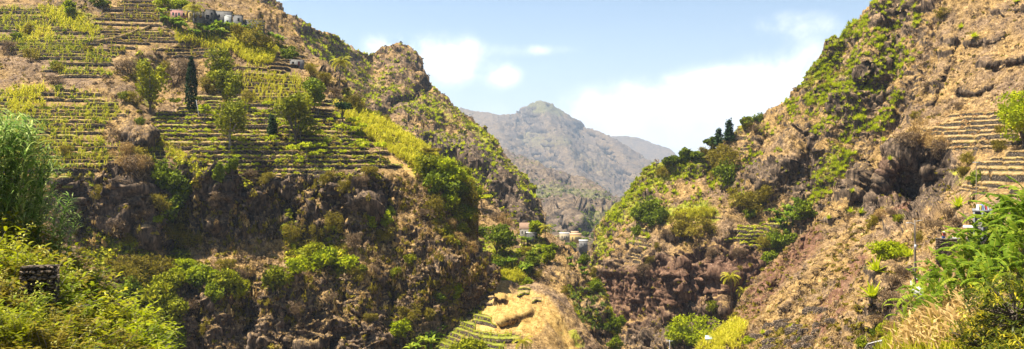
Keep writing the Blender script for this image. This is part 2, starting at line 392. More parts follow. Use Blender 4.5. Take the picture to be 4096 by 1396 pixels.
# ---- far mountains
layer('far_hill', 'far_mountain', [(2250, 640), (2330, 590), (2380, 562), (2440, 546), (2500, 545), (2560, 552), (2620, 572), (2690, 600), (2730, 650), (2850, 700)],
      [(2250, 800), (2330, 800), (2390, 800), (2450, 800), (2510, 800), (2570, 800), (2630, 800), (2700, 800), (2760, 800), (2850, 800)],
      [(2250, 560, 7590), (2850, 560, 7590), (2250, 800, 6210), (2850, 800, 6210)], S=22, spacing=4, rock0=0.15, amp=0.5, jit=8, skirt=900, seed=1,
      rock=[([(2560, 640), (2700, 660)], 30, 0.5)])
layer('far_peak', 'far_mountain', [(1680, 500), (1780, 452), (1850, 442), (1920, 452), (1990, 466), (2050, 462), (2080, 440), (2120, 424), (2165, 410), (2205, 424), (2235, 445), (2290, 475), (2370, 520), (2450, 560), (2520, 596), (2590, 645), (2650, 695), (2720, 760), (2800, 820)],
      [(1680, 860), (1760, 860), (1840, 860), (1900, 860), (1960, 860), (2010, 860), (2060, 860), (2110, 860), (2160, 860), (2210, 860), (2260, 860), (2310, 860), (2370, 860), (2430, 860), (2490, 870), (2560, 880), (2630, 890), (2710, 900), (2800, 910)],
      [(1680, 500, 5250), (1990, 466, 5565), (2165, 410, 5460), (2450, 560, 5145), (2800, 800, 3990), (1680, 860, 3150), (2200, 860, 3150), (2800, 910, 3045), (2165, 600, 4515), (2400, 700, 4095), (1900, 600, 4620)],
      S=16, spacing=3.6, rock0=0.35, amp=0.42, jit=12, skirt=600, seed=2, rib=(.1, -.6, -.8), ribamp=1.3,
      feats=[([(2165, 430), (2230, 560), (2300, 700), (2330, 800)], 45, -330), ([(2090, 470), (2110, 600), (2180, 720)], 40, 280), ([(2320, 520), (2420, 640), (2500, 760)], 36, 260), ([(1980, 500), (2020, 640), (2080, 760)], 40, -200), ([(2450, 580), (2560, 720)], 30, -180)],
      rock=[([(2120, 470), (2260, 520)], 50, 0.9), ([(2060, 560), (2200, 600), (2330, 640), (2480, 700)], 70, 0.8), ([(1890, 560), (2000, 620)], 50, 0.7)],
      green=[([(2140, 430), (2230, 450)], 40, 0.6), ([(2100, 560), (2250, 580)], 50, 0.45), ([(2300, 640), (2450, 700)], 60, 0.35)])
layer('distant_crest', 'mountain', [(1180, 260), (1250, 190), (1310, 158), (1340, 153), (1370, 165), (1420, 192), (1460, 226), (1500, 260), (1560, 330)],
      [(1180, 400), (1240, 400), (1290, 400), (1330, 400), (1370, 400), (1410, 400), (1460, 400), (1500, 400), (1560, 400)],
      [(1180, 200, 1900), (1560, 260, 1900), (1180, 400, 1700), (1560, 400, 1700)], S=7, spacing=4, rock0=0.3, amp=0.6, jit=10, skirt=100, seed=3, green0=0.25)
layer('middle_hill', 'far_mountain', [(1960, 600), (2040, 622), (2090, 640), (2130, 655), (2190, 680), (2250, 694), (2320, 716), (2390, 740), (2440, 785), (2490, 810), (2560, 800), (2650, 800)],
      [(1960, 1010), (2040, 1010), (2100, 1010), (2150, 1010), (2200, 1010), (2250, 1010), (2300, 1010), (2350, 1010), (2400, 1010), (2450, 1010), (2540, 1010), (2650, 1010)],
      [(1960, 600, 2300), (2650, 780, 2100), (2200, 680, 2200), (2400, 740, 2050), (1960, 920, 880), (2300, 920, 880), (2650, 920, 880), (1960, 965, 690), (2300, 965, 690), (2650, 965, 690), (2300, 1010, 560), (1960, 1010, 560), (2650, 1010, 560), (2300, 800, 1500)],
      S=6.5, spacing=3.8, rock0=0.35, amp=0.8, jit=14, skirt=60, seed=4, rib=(.1, -.6, -.8), ribamp=1.0, smoothp=[[(2180, 915), (2430, 915), (2430, 1020), (2180, 1020)]],
      feats=[([(2150, 680), (2230, 800), (2300, 900)], 35, -110), ([(2280, 740), (2330, 840)], 30, 100), ([(2400, 770), (2420, 880)], 30, -90)],
      rock=[([(2110, 740), (2220, 770)], 40, 0.8), ([(2200, 850), (2330, 860), (2440, 880)], 40, 0.8), ([(2090, 700), (2200, 720)], 22, 0.6)],
      green=[([(2150, 790), (2300, 790), (2400, 820)], 45, 0.55), ([(2200, 660), (2100, 650)], 20, 0.4), ([(2330, 900), (2450, 880)], 30, 0.6)])
# ---- the mountain behind the terraced hillside
layer('mountain', 'mountain', [(880, -170), (1000, -70), (1100, 12), (1190, 88), (1262, 122), (1326, 160), (1400, 200), (1465, 233), (1515, 208), (1555, 190), (1590, 183), (1640, 200), (1675, 250), (1712, 335), (1765, 395), (1840, 455), (1950, 558), (2030, 640), (2105, 745), (2150, 840), (2180, 930), (2200, 1000)],
      [(880, 420), (960, 440), (1040, 460), (1110, 480), (1180, 500), (1250, 520), (1320, 560), (1380, 600), (1440, 640), (1490, 670), (1540, 700), (1590, 730), (1640, 760), (1690, 790), (1750, 830), (1810, 880), (1880, 930), (1950, 970), (2020, 1000), (2080, 1020), (2140, 1030), (2200, 1040)],
      [(880, -150, 470), (1200, 90, 460), (1465, 233, 520), (1590, 183, 540), (1715, 340, 520), (1950, 560, 470), (2110, 750, 430), (2190, 960, 400), (880, 420, 370), (1300, 420, 400), (1540, 690, 380), (1700, 780, 375), (1900, 930, 360), (2140, 1030, 350), (1600, 400, 470), (1750, 560, 440), (1900, 720, 405)],
      S=1.9, spacing=4.0, rock0=0.5, amp=0.8, jit=18, skirt=60, seed=5, rib=(.3, -.5, -.8), ribamp=0.7,
      feats=[([(1690, 380), (1560, 440), (1540, 540)], 26, 12), ([(1600, 560), (1750, 600), (1900, 640)], 40, -14), ([(1590, 200), (1620, 330), (1640, 420)], 45, -5), ([(1480, 240), (1500, 380), (1560, 460)], 45, 7), ([(1880, 640), (1990, 760), (2080, 880)], 40, -8), ([(1250, 140), (1350, 330)], 40, 10), ([(1750, 500), (1850, 560)], 25, 8)],
      rock=[([(1540, 250), (1650, 230), (1680, 330)], 60, 0.7), ([(1560, 430), (1640, 460), (1700, 440)], 60, 0.9), ([(1700, 620), (1850, 640), (1950, 680), (2050, 800), (2100, 880)], 110, 1.4), ([(1500, 430), (1540, 460)], 40, 0.8), ([(1650, 540), (1760, 560)], 40, 0.9), ([(1120, 40), (1200, 130)], 40, 0.8)],
      green=[([(1620, 430), (1720, 440), (1800, 480)], 60, 0.42), ([(1260, 160), (1400, 260)], 60, 0.35), ([(1850, 500), (2000, 640), (2100, 760)], 30, 0.55), ([(1420, 330), (1520, 350)], 50, 0.35), ([(1700, 560), (1850, 570)], 25, 0.45)])
# ---- terraced hillside on the left with its cliff
F_MAIN = [(590, 455), (700, 440), (800, 430), (935, 330), (985, 262), (1100, 270), (1210, 300), (1260, 360), (1350, 430), (1420, 470), (1500, 560), (1600, 650), (1665, 690), (1660, 700), (1300, 702), (1000, 712), (880, 705), (800, 640), (620, 540)]
F_LEFT = [(-80, 360), (120, 340), (330, 350), (420, 380), (480, 420), (500, 470), (430, 500), (380, 560), (560, 600), (660, 600), (690, 640), (560, 640), (420, 650), (380, 730), (300, 735), (-80, 720)]
F_TOPL = [(-80, 60), (60, 20), (250, 30), (420, 130), (470, 210), (400, 330), (330, 330), (200, 330), (150, 250), (60, 200), (-80, 180)]
F_TOPM = [(360, 60), (560, -20), (640, -20), (660, 80), (700, 120), (840, 150), (930, 200), (830, 235), (740, 240), (600, 195), (520, 200), (430, 230), (420, 130)]
F_SLOPE = [(1050, 180), (1180, 200), (1230, 260), (1180, 290), (1000, 262), (980, 220)]
layer('hillside', 'hillside', [(-350, -420), (120, -360), (500, -260), (800, -120), (940, -40), (1030, 6), (1090, 30), (1140, 55), (1165, 80), (1225, 185), (1286, 254), (1342, 312), (1374, 366), (1445, 421), (1517, 461), (1596, 525), (1700, 588), (1790, 640), (1852, 690), (1890, 735), (1878, 800), (1902, 850), (1884, 905), (1922, 985), (1962, 1110), (1962, 1140)],
      [(-350, 1560), (-80, 1560), (150, 1560), (340, 1560), (440, 1560), (520, 1560), (590, 1560), (660, 1560), (720, 1560), (800, 1560), (870, 1560), (940, 1560), (1000, 1560), (1070, 1560), (1140, 1560), (1210, 1560), (1290, 1560), (1370, 1550), (1450, 1530), (1530, 1500), (1610, 1460), (1690, 1410), (1760, 1360), (1820, 1310), (1870, 1250), (1900, 1210)],
      [(-350, -400, 330), (500, -260, 320), (1030, 6, 300), (1165, 80, 295), (1286, 254, 275), (1374, 366, 262), (1596, 525, 244), (1790, 640, 232), (1892, 760, 222), (1905, 920, 218), (1945, 1070, 213), (1962, 1140, 210),
       (-350, 690, 180), (0, 690, 188), (330, 700, 193), (600, 670, 198), (800, 690, 201), (1000, 700, 203), (1300, 690, 206), (1530, 690, 209), (1680, 685, 213), (1800, 720, 216),
       (-100, 100, 262), (400, 100, 262), (800, 110, 262), (1000, 100, 275), (400, 350, 228), (-100, 350, 225), (800, 420, 229), (1200, 420, 233), (1000, 262, 250), (1400, 560, 222), (650, 330, 244), (880, 330, 246),
       (-350, 760, 181), (0, 760, 189), (330, 770, 194), (600, 760, 199), (800, 760, 202), (1000, 770, 204), (1300, 760, 207), (1530, 760, 209), (1680, 760, 212),
       (-350, 980, 178), (0, 980, 186), (400, 980, 192), (800, 990, 199), (1100, 980, 201), (1300, 960, 202), (1500, 930, 202), (1700, 900, 205), (1800, 960, 205),
       (0, 1120, 172), (400, 1110, 178), (800, 1110, 185), (1100, 1110, 188), (1400, 1090, 192), (1700, 1010, 199), (1850, 1060, 203),
       (-350, 1560, 150), (300, 1560, 164), (700, 1560, 172), (1100, 1540, 176), (1450, 1500, 182), (1700, 1380, 188), (1850, 1250, 198), (600, 1300, 176), (1000, 1300, 182), (1400, 1280, 187), (1650, 1180, 194)],
      spacing=3.9, rock0=0.10, amp=1.0, jit=20, seed=6, smoothp=[F_MAIN, F_LEFT, F_TOPL, F_TOPM, F_SLOPE],
      feats=[([(560, 480), (520, 420), (450, 360)], 40, -3), ([(520, 520), (570, 560)], 45, -5), ([(700, 740), (690, 900), (700, 1000)], 45, 7), ([(640, 300), (700, 250), (760, 240)], 60, 4), ([(1060, 740), (1150, 830), (1250, 800)], 70, 5), ([(330, 760), (330, 900)], 50, 4), ([(500, 740), (500, 860)], 40, -3),
             ([(1260, 300), (1340, 380), (1390, 470)], 30, -4), ([(880, 760), (870, 900)], 35, -3.5), ([(1000, 1150), (1000, 1400)], 50, 4), ([(1180, 1130), (1200, 1380)], 40, -4), ([(1350, 1100), (1330, 1350)], 45, 4), ([(760, 1150), (800, 1400)], 40, 4), ([(1560, 1180), (1560, 1380)], 60, 5), ([(1480, 820), (1440, 900)], 35, -3), ([(600, 860), (590, 960)], 30, -4), ([(1780, 1050), (1900, 1100)], 60, -3)],
      rock=[([(300, 780), (500, 760), (800, 770), (1000, 760), (1300, 770), (1500, 780)], 110, 1.35), ([(350, 900), (700, 920), (1000, 900), (1350, 880)], 90, 0.95), ([(800, 1250), (1100, 1290), (1400, 1260), (1650, 1200), (1880, 1100)], 190, 0.9), ([(1100, 1400), (1500, 1380)], 130, 1.0), ([(1450, 950), (1700, 960), (1850, 1040)], 90, 0.75), ([(520, 500), (580, 540)], 60, 0.95), ([(80, 520), (280, 520)], 40, 0.9), ([(200, 20), (420, 40)], 45, 1.0), ([(530, 50)], 50, 0.9), ([(650, 250), (760, 290), (830, 330)], 60, 0.6), ([(1280, 310), (1370, 400)], 45, 0.9), ([(1030, 60), (1120, 90)], 40, 0.5), ([(1000, 280), (1060, 250), (1180, 270)], 30, 0.5), ([(1880, 780), (1880, 900)], 30, 0.8)],
      col=[([(320, 790), (600, 800), (900, 800), (1200, 790), (1480, 790)], 120, 1.5), ([(400, 920), (900, 920), (1300, 890)], 80, 0.7), ([(1100, 1330), (1600, 1280)], 120, 0.35)],
      green=[([(1400, 390), (1520, 500), (1700, 620), (1800, 680)], 55, 0.7), ([(1700, 660), (1830, 720), (1850, 780)], 80, 0.75), ([(620, 560), (720, 640), (800, 690)], 30, 0.9), ([(560, 270), (600, 400)], 60, 0.5), ([(680, 740), (700, 940), (740, 1050)], 60, 0.6), ([(420, 1000), (560, 1100), (640, 1250)], 110, 0.65), ([(1170, 940), (1230, 1060)], 60, 0.7), ([(1330, 960), (1370, 1080)], 50, 0.75), ([(900, 1130), (960, 1160)], 60, 0.6), ([(1740, 850), (1800, 950)], 60, 0.5), ([(760, 60), (950, 150), (1150, 230)], 60, 0.5), ([(250, 60), (380, 110)], 60, 0.5), ([(830, 730), (950, 740)], 35, 0.6), ([(1250, 720), (1500, 720)], 30, 0.45), ([(100, 380), (60, 460)], 60, 0.6)],
      yellow=[([(280, 720), (360, 750)], 50, 0.8), ([(560, 600), (640, 640)], 30, 0.5), ([(1560, 640), (1660, 700)], 25, 0.6)],
      red=[([(1580, 560), (1650, 670)], 20, 0.35)])
# ---- valley spurs in the middle
layer('valley_spur', 'hillside', [(1840, 740), (1890, 780), (1923, 806), (1964, 833), (2000, 858), (2037, 888), (2075, 925), (2110, 938), (2150, 938), (2190, 940), (2228, 960), (2265, 985), (2300, 1012), (2335, 1060), (2392, 1118), (2425, 1175), (2448, 1254), (2470, 1334), (2500, 1420)],
      [(1780, 1150), (1830, 1190), (1870, 1210), (1910, 1230), (1950, 1250), (1990, 1260), (2030, 1270), (2070, 1285), (2110, 1300), (2150, 1320), (2190, 1350), (2230, 1390), (2270, 1430), (2300, 1450), (2330, 1470), (2360, 1490), (2390, 1500), (2420, 1510), (2460, 1520)],
      [(1840, 740, 288), (2000, 858, 278), (2110, 938, 268), (2228, 960, 264), (2300, 1012, 258), (2392, 1118, 246), (2448, 1254, 238), (2500, 1420, 230), (1830, 1190, 222), (2000, 1260, 218), (2150, 1320, 214), (2300, 1450, 210), (2450, 1520, 212), (2000, 1080, 240), (2200, 1090, 244), (2300, 1250, 228), (1900, 1000, 250), (2120, 960, 262)],
      spacing=4.0, rock0=0.3, amp=0.9, jit=14, seed=7,
      feats=[([(2350, 1180), (2380, 1300), (2420, 1420)], 40, 5), ([(2230, 1080), (2260, 1130)], 30, -4), ([(2250, 1010), (2300, 1060)], 25, 3)],
      rock=[([(2260, 1010), (2310, 1050)], 40, 0.8), ([(2230, 1080), (2290, 1110)], 40, 0.9), ([(2330, 1180), (2380, 1260), (2420, 1400)], 80, 0.95), ([(2010, 900), (2050, 920)], 25, 0.6), ([(2120, 960), (2180, 975)], 20, 0.8)],
      green=[([(1930, 1000), (2050, 1050), (2150, 1020)], 70, 0.6), ([(2380, 1110), (2440, 1220), (2470, 1340)], 22, 0.9), ([(2010, 1100), (2060, 1130)], 50, 0.9), ([(2280, 1160), (2370, 1190)], 30, 0.55), ([(2300, 1270), (2420, 1290)], 30, 0.55), ([(2090, 960), (2200, 1010)], 30, 0.5)])
F_SP1 = [(1760, 1310), (1860, 1285), (1860, 1235), (1950, 1235), (1962, 1300), (1985, 1330), (2065, 1340), (2062, 1480), (1640, 1480), (1740, 1350)]
F_SP2 = [(1870, 1206), (1912, 1160), (1985, 1158), (1940, 1205)]
F_SP3 = [(2062, 1146), (2130, 1142), (2182, 1194), (2130, 1212)]
layer('dry_spur', 'hillside', [(1600, 1420), (1680, 1385), (1743, 1345), (1780, 1300), (1820, 1245), (1873, 1195), (1916, 1160), (1961, 1136), (1992, 1131), (2040, 1140), (2080, 1146), (2122, 1141), (2153, 1138), (2206, 1160), (2252, 1186), (2279, 1217), (2298, 1244), (2329, 1282), (2356, 1328), (2386, 1378), (2420, 1450)],
      [(1600, 1560), (1650, 1560), (1700, 1560), (1745, 1560), (1790, 1560), (1830, 1560), (1870, 1560), (1910, 1560), (1950, 1560), (1990, 1560), (2030, 1560), (2070, 1560), (2110, 1560), (2150, 1560), (2190, 1560), (2225, 1560), (2260, 1560), (2295, 1560), (2330, 1560), (2365, 1560), (2400, 1560)],
      [(1600, 1420, 190), (1780, 1300, 198), (1873, 1195, 207), (1961, 1136, 214), (2080, 1146, 216), (2153, 1138, 216), (2252, 1186, 212), (2329, 1282, 206), (2420, 1450, 198), (1600, 1560, 172), (1900, 1560, 164), (2150, 1560, 164), (2400, 1560, 182), (1900, 1300, 190), (1950, 1240, 198), (2020, 1250, 193), (2100, 1300, 189), (2200, 1300, 192), (2250, 1400, 186), (2000, 1400, 177)],
      spacing=3.6, rock0=0.06, amp=0.75, jit=8, seed=8, rib=(.4, -.5, -.75), ribamp=0.5, smoothp=[F_SP1, F_SP2, F_SP3],
      feats=[([(1980, 1215), (2020, 1235)], 28, 3.5), ([(1960, 1190), (2000, 1190)], 25, -3), ([(2010, 1280), (2060, 1260), (2100, 1250)], 22, -3), ([(2010, 1310), (2070, 1300)], 14, 2), ([(2300, 1300), (2370, 1400)], 20, -2)],
      rock=[([(1975, 1215), (2030, 1225)], 32, 0.7), ([(1840, 1245), (1850, 1290)], 18, 0.8), ([(2090, 1330), (2200, 1360)], 40, 0.35), ([(2300, 1340), (2380, 1420)], 25, 0.6)],
      yellow=[([(1880, 1210), (1960, 1150), (2000, 1200)], 70, 1.0), ([(1960, 1290), (2060, 1250), (2120, 1290)], 80, 1.0), ([(1860, 1240)], 40, 1.0), ([(2100, 1180), (2200, 1250), (2280, 1380)], 50, 0.6)],
      green=[([(2280, 1330), (2320, 1390)], 22, 0.55), ([(2200, 1300), (2260, 1330)], 18, 0.35), ([(1700, 1400), (1850, 1380)], 60, 0.4)])
# ---- right side
F_R1 = [(3075, 470), (3110, 440), (3000, 545), (2960, 640), (2900, 640), (2940, 560)]
F_R2 = [(2740, 868), (2880, 862), (2900, 905), (2770, 925)]
F_R3 = [(2930, 885), (3010, 885), (3140, 858), (3150, 890), (3070, 920), (3110, 960), (3090, 995), (2900, 990), (2940, 935)]
F_R4 = [(2580, 1000), (2600, 1065), (2500, 1065), (2540, 1010)]
F_R5 = [(2540, 905), (2650, 910), (2620, 960), (2560, 985), (2510, 960)]
layer('right_mountain', 'hillside', [(2290, 1180), (2345, 1065), (2375, 1000), (2400, 930), (2435, 872), (2475, 826), (2515, 776), (2560, 726), (2620, 670), (2700, 650), (2780, 630), (2835, 598), (2900, 570), (2960, 520), (3040, 474), (3140, 418), (3230, 330), (3275, 260), (3330, 182), (3430, 90), (3540, -25), (3650, -140), (3900, -260)],
      [(2380, 1500), (2420, 1500), (2450, 1500), (2490, 1500), (2530, 1500), (2570, 1500), (2610, 1500), (2650, 1490), (2700, 1480), (2750, 1470), (2800, 1460), (2860, 1440), (2920, 1410), (2980, 1370), (3050, 1310), (3120, 1240), (3200, 1140), (3270, 1050), (3350, 940), (3450, 810), (3560, 690), (3700, 560), (3950, 400)],
      [(2290, 1180, 345), (2400, 930, 343), (2515, 776, 338), (2620, 670, 335), (2780, 630, 332), (2960, 520, 328), (3140, 418, 318), (3230, 330, 314), (3430, 90, 308), (3650, -140, 305), (3900, -260, 300),
       (2450, 1010, 318), (2570, 910, 308), (2680, 885, 300), (2800, 870, 294), (2940, 850, 290), (3060, 830, 287), (3150, 780, 287), (3250, 650, 285), (3380, 480, 283), (3550, 260, 280), (3750, 80, 276),
       (2450, 1090, 313), (2530, 1060, 303), (2620, 1010, 294), (2740, 1000, 284), (2880, 1000, 279), (3020, 1000, 277), (3140, 930, 276), (3300, 740, 274), (3480, 500, 272),
       (2480, 1300, 300), (2600, 1310, 287), (2710, 1310, 279), (2830, 1300, 273), (2960, 1260, 270), (3090, 1170, 268), (3220, 1020, 267), (3400, 790, 266), (3600, 560, 265),
       (2400, 1500, 290), (2600, 1500, 270), (2850, 1450, 258), (3120, 1250, 256), (3450, 810, 257), (3900, 420, 250), (2700, 760, 322), (2850, 720, 318), (3000, 660, 308), (3100, 560, 306)],
      spacing=3.8, rock0=0.42, amp=1.05, jit=20, seed=9, rib=(-.5, -.35, -.8), ribamp=0.8, smoothp=[F_R1, F_R2, F_R3, F_R4, F_R5],
      feats=[([(2870, 620), (2860, 720), (2900, 770)], 40, 8), ([(3230, 560), (3260, 680), (3250, 780)], 34, 8), ([(3180, 620), (3090, 700), (3050, 750)], 50, -6), ([(2640, 965), (2750, 965)], 16, 5), ([(2800, 1050), (2780, 1200)], 30, 4), ([(2700, 1080), (2690, 1250)], 30, -5), ([(2900, 1040), (2870, 1180)], 40, 4), ([(2900, 1130), (2890, 1240)], 30, -6), ([(3030, 560), (2950, 700), (2880, 800)], 26, -3), ([(3380, 200), (3330, 420), (3400, 560)], 40, 5), ([(3500, 100), (3470, 300)], 30, -4), ([(3600, 60), (3580, 300), (3500, 480)], 35, 5), ([(3020, 1000), (3060, 1100)], 30, 4)],
      rock=[([(2500, 1150), (2650, 1150), (2800, 1120), (2950, 1080)], 140, 1.5), ([(2600, 1350), (2850, 1300)], 110, 1.4), ([(3060, 700), (3180, 700), (3230, 760)], 70, 1.4), ([(3250, 560), (3280, 700)], 60, 1.4), ([(3350, 420), (3480, 360), (3560, 200)], 80, 1.2), ([(3520, 60), (3620, 40), (3700, 30)], 60, 0.95), ([(2610, 790), (2580, 790)], 30, 0.9), ([(2560, 1090)], 60, 0.8), ([(2410, 960), (2400, 1050)], 30, 0.7), ([(3150, 560), (3240, 500)], 50, 0.8)],
      col=[([(2560, 1150), (2750, 1150), (2920, 1100)], 90, 0.5)],
      red=[([(2500, 1200), (2700, 1150), (2900, 1100), (3050, 1080)], 190, 0.5)],
      green=[([(2470, 860), (2560, 760), (2680, 680), (2780, 660)], 60, 0.75), ([(2550, 860), (2720, 860), (2850, 865)], 45, 0.7), ([(2850, 620), (2930, 660), (2900, 720)], 60, 0.5), ([(2430, 930), (2400, 1060)], 30, 0.7), ([(3240, 340), (3400, 140)], 40, 0.7), ([(3300, 400), (3450, 300)], 70, 0.4), ([(3350, 620), (3300, 760)], 40, 0.6), ([(2950, 800), (3030, 820)], 50, 0.45), ([(2870, 560), (3000, 500)], 30, 0.5), ([(2700, 940), (2800, 920)], 35, 0.4)])
F_N1 = [(3690, 490), (3800, 460), (4000, 420), (4110, 420), (4110, 600), (3960, 590), (3700, 595), (3660, 520)]
F_N2 = [(3880, 640), (4110, 590), (4110, 780), (4020, 840), (3850, 820), (3840, 760)]
F_N3 = [(2960, 1400), (3050, 1310), (3130, 1260), (3330, 1210), (3420, 1200), (3310, 1300), (3250, 1400)]
F_N4 = [(3500, 1040), (3700, 1030), (3720, 1090), (3520, 1090)]
layer('near_slope', 'hillside', [(2680, 1500), (2760, 1430), (2830, 1370), (2900, 1300), (2955, 1235), (3010, 1150), (3080, 1075), (3200, 960), (3320, 850), (3390, 765), (3450, 685), (3520, 595), (3600, 505), (3662, 405), (3708, 280), (3742, 160), (3775, 20), (3860, -110), (4000, -160), (4520, -260)],
      [(2680, 1600), (2760, 1600), (2830, 1600), (2900, 1600), (2960, 1600), (3020, 1600), (3090, 1600), (3190, 1600), (3290, 1600), (3360, 1600), (3430, 1600), (3500, 1600), (3580, 1600), (3650, 1600), (3710, 1600), (3770, 1600), (3830, 1600), (3920, 1600), (4050, 1600), (4520, 1600)],
      [(2680, 1500, 165), (2830, 1370, 170), (2955, 1235, 180), (3080, 1075, 190), (3200, 960, 198), (3320, 850, 206), (3450, 685, 216), (3600, 505, 228), (3708, 280, 242), (3775, 20, 252), (4000, -160, 252), (4300, -220, 245),
       (4096, 200, 215), (3900, 200, 232), (3900, 430, 212), (4096, 430, 196), (3750, 450, 222), (4300, 430, 180),
       (3560, 605, 214), (3650, 600, 206), (3800, 605, 198), (4000, 610, 184), (4300, 600, 165), (3480, 700, 210),
       (3560, 690, 213), (3560, 790, 214), (3650, 690, 210), (3640, 850, 208), (3720, 700, 205), (3770, 770, 202), (3840, 690, 192), (3800, 840, 176), (3500, 850, 207), (3660, 890, 178), (3580, 880, 190),
       (3900, 720, 172), (4096, 720, 155), (3850, 850, 160), (4096, 850, 132), (4300, 800, 130),
       (3400, 950, 190), (3600, 900, 180), (3200, 1200, 166), (3400, 1150, 160), (3500, 1000, 168), (3350, 1330, 142), (3100, 1390, 150), (3500, 1390, 120), (2850, 1500, 156),
       (3660, 1110, 124), (3600, 1200, 120), (3770, 1050, 126), (3770, 960, 130), (3700, 930, 150), (3700, 865, 188), (3750, 850, 184), (3920, 900, 122), (4096, 1000, 108), (3900, 1200, 98), (4096, 1396, 84), (3650, 1396, 108),
       (2680, 1600, 150), (3200, 1600, 118), (3600, 1600, 92), (4300, 1600, 70), (4300, 1000, 95)],
      spacing=3.9, rock0=0.12, amp=0.9, jit=16, seed=10, fine=0.85, rib=(-.62, -.3, -.72), ribamp=0.5, smoothp=[F_N1, F_N2, F_N3],
      feats=[([(3690, 650), (3660, 760), (3640, 830)], 30, 5), ([(3600, 620), (3540, 720), (3480, 800)], 22, -4), ([(3765, 650), (3745, 760)], 20, 4), ([(3700, 615), (3720, 680)], 16, -3), ([(3440, 690), (3400, 800), (3330, 880)], 26, -3), ([(3280, 920), (3160, 1100), (3060, 1250)], 50, 4), ([(3480, 860), (3300, 1040), (3150, 1220)], 22, -2.5), ([(3420, 1080), (3250, 1230)], 16, -2), ([(3560, 1080), (3530, 1200)], 40, -3), ([(3700, 960), (3740, 1020)], 30, 2), ([(3650, 930)], 40, -3), ([(3400, 1330), (3500, 1290)], 30, -2), ([(3850, 358), (3910, 364), (3960, 342)], 11, -2.2), ([(3940, 252), (4020, 246), (4110, 230)], 12, -2.5), ([(3880, 170), (4000, 150)], 13, -2.0), ([(3800, 150), (3770, 300), (3720, 420)], 16, -2.2), ([(4000, 50), (4100, 20)], 14, -2)],
      rock=[([(3600, 650), (3560, 760), (3490, 850)], 75, 1.7), ([(3660, 650), (3700, 740), (3640, 850)], 95, 1.7), ([(3780, 650), (3790, 720), (3740, 800)], 70, 1.6), ([(3720, 590), (3900, 610), (3990, 630)], 24, 0.8), ([(3430, 700), (3380, 800)], 40, 1.2), ([(3300, 900), (3180, 1050), (3050, 1220)], 60, 0.7), ([(3720, 850), (3860, 860), (3880, 960)], 60, 0.75), ([(3540, 1090), (3600, 1180), (3500, 1250)], 60, 0.8), ([(3420, 1300), (3520, 1310)], 40, 0.7), ([(3800, 250), (3950, 330), (4096, 300)], 40, 0.4), ([(3920, 20), (4096, 100)], 50, 0.4), ([(3690, 430), (3650, 480)], 26, 0.8), ([(3480, 890), (3300, 1060), (3150, 1240)], 22, 0.6), ([(3380, 900), (3230, 1080)], 18, 0.7), ([(3850, 365), (3910, 372), (3960, 350)], 16, 0.9), ([(3940, 262), (4020, 256), (4110, 240)], 18, 0.9), ([(3800, 150), (3770, 300), (3720, 420)], 26, 0.7), ([(3820, 320), (3760, 360)], 22, 0.7), ([(4000, 60), (4100, 30)], 30, 0.7), ([(3880, 180), (4000, 160)], 20, 0.6), ([(3400, 1120), (3350, 1200)], 24, 0.6), ([(3560, 930), (3650, 900)], 22, 0.7), ([(3420, 990), (3480, 950)], 18, 0.6)],
      red=[([(3260, 960), (3120, 1100), (3000, 1250)], 75, 0.7), ([(3450, 1050), (3350, 1180), (3280, 1300)], 45, 0.75), ([(3380, 1250), (3250, 1340), (3150, 1400)], 50, 0.95), ([(3560, 680), (3640, 740), (3560, 800)], 80, 0.4), ([(3620, 860), (3560, 900)], 30, 0.8)],
      green=[([(3470, 950), (3560, 850), (3600, 820)], 26, 0.35), ([(3450, 1330), (3520, 1360)], 30, 0.7), ([(3850, 700), (3820, 740)], 40, 0.5), ([(2850, 1400), (2930, 1320)], 50, 0.7), ([(3080, 1390), (3180, 1300)], 50, 0.3)],
      yellow=[([(3150, 1260), (3300, 1230)], 40, 0.4)])
layer('right_bank', 'near_ground', [(3400, 1500), (3500, 1420), (3570, 1350), (3660, 1290), (3760, 1220), (3870, 1150), (3990, 1060), (4110, 990), (5100, 700)],
      [(3400, 1700), (3480, 1700), (3560, 1700), (3640, 1700), (3740, 1700), (3850, 1700), (3980, 1700), (4110, 1700), (5100, 1700)],
      [(3400, 1500, 62), (3660, 1290, 60), (3990, 1060, 56), (4350, 900, 52), (5100, 700, 46), (3400, 1700, 45), (3700, 1700, 32), (4350, 1700, 20), (5100, 1700, 17), (3900, 1396, 40), (4200, 1300, 36)],
      spacing=9, S=0.35, rock0=0.2, amp=0.8, green0=0.45, jit=20, skirt=30, seed=11, back=0.25)
layer('left_bank', 'near_ground', [(-1500, 300), (-200, 860), (-40, 960), (120, 1060), (260, 1150), (400, 1240), (540, 1330), (660, 1420), (760, 1520)],
      [(-1500, 1800), (-250, 1800), (-60, 1800), (100, 1800), (240, 1800), (380, 1800), (500, 1800), (620, 1800), (720, 1800)],
      [(-1500, 300, 30), (-500, 700, 34), (-40, 960, 34), (260, 1150, 36), (540, 1330, 38), (760, 1520, 38), (-1500, 1800, 13), (-500, 1800, 14), (200, 1800, 15), (720, 1800, 18), (200, 1396, 24), (-300, 1300, 24)],
      spacing=9, S=0.25, rock0=0.2, amp=0.8, green0=0.45, jit=20, skirt=30, seed=12, back=0.25)
# ---- ground sheet to the horizon, under everything
gb = MB(); g = 14000
gb.add([(-g, -g, -300), (g, -g, -300), (g, g, -300), (-g, g, -300)], [(0, 1, 2, 3)])
o = gb.build('ground', 'far_mountain'); tag(o, kind='structure')
a_ = o.data.attributes.new('ground', 'FLOAT_COLOR', 'POINT'); a_.data.foreach_set('color', np.tile([.2, .3, 0, 0], 4).astype(np.float32))
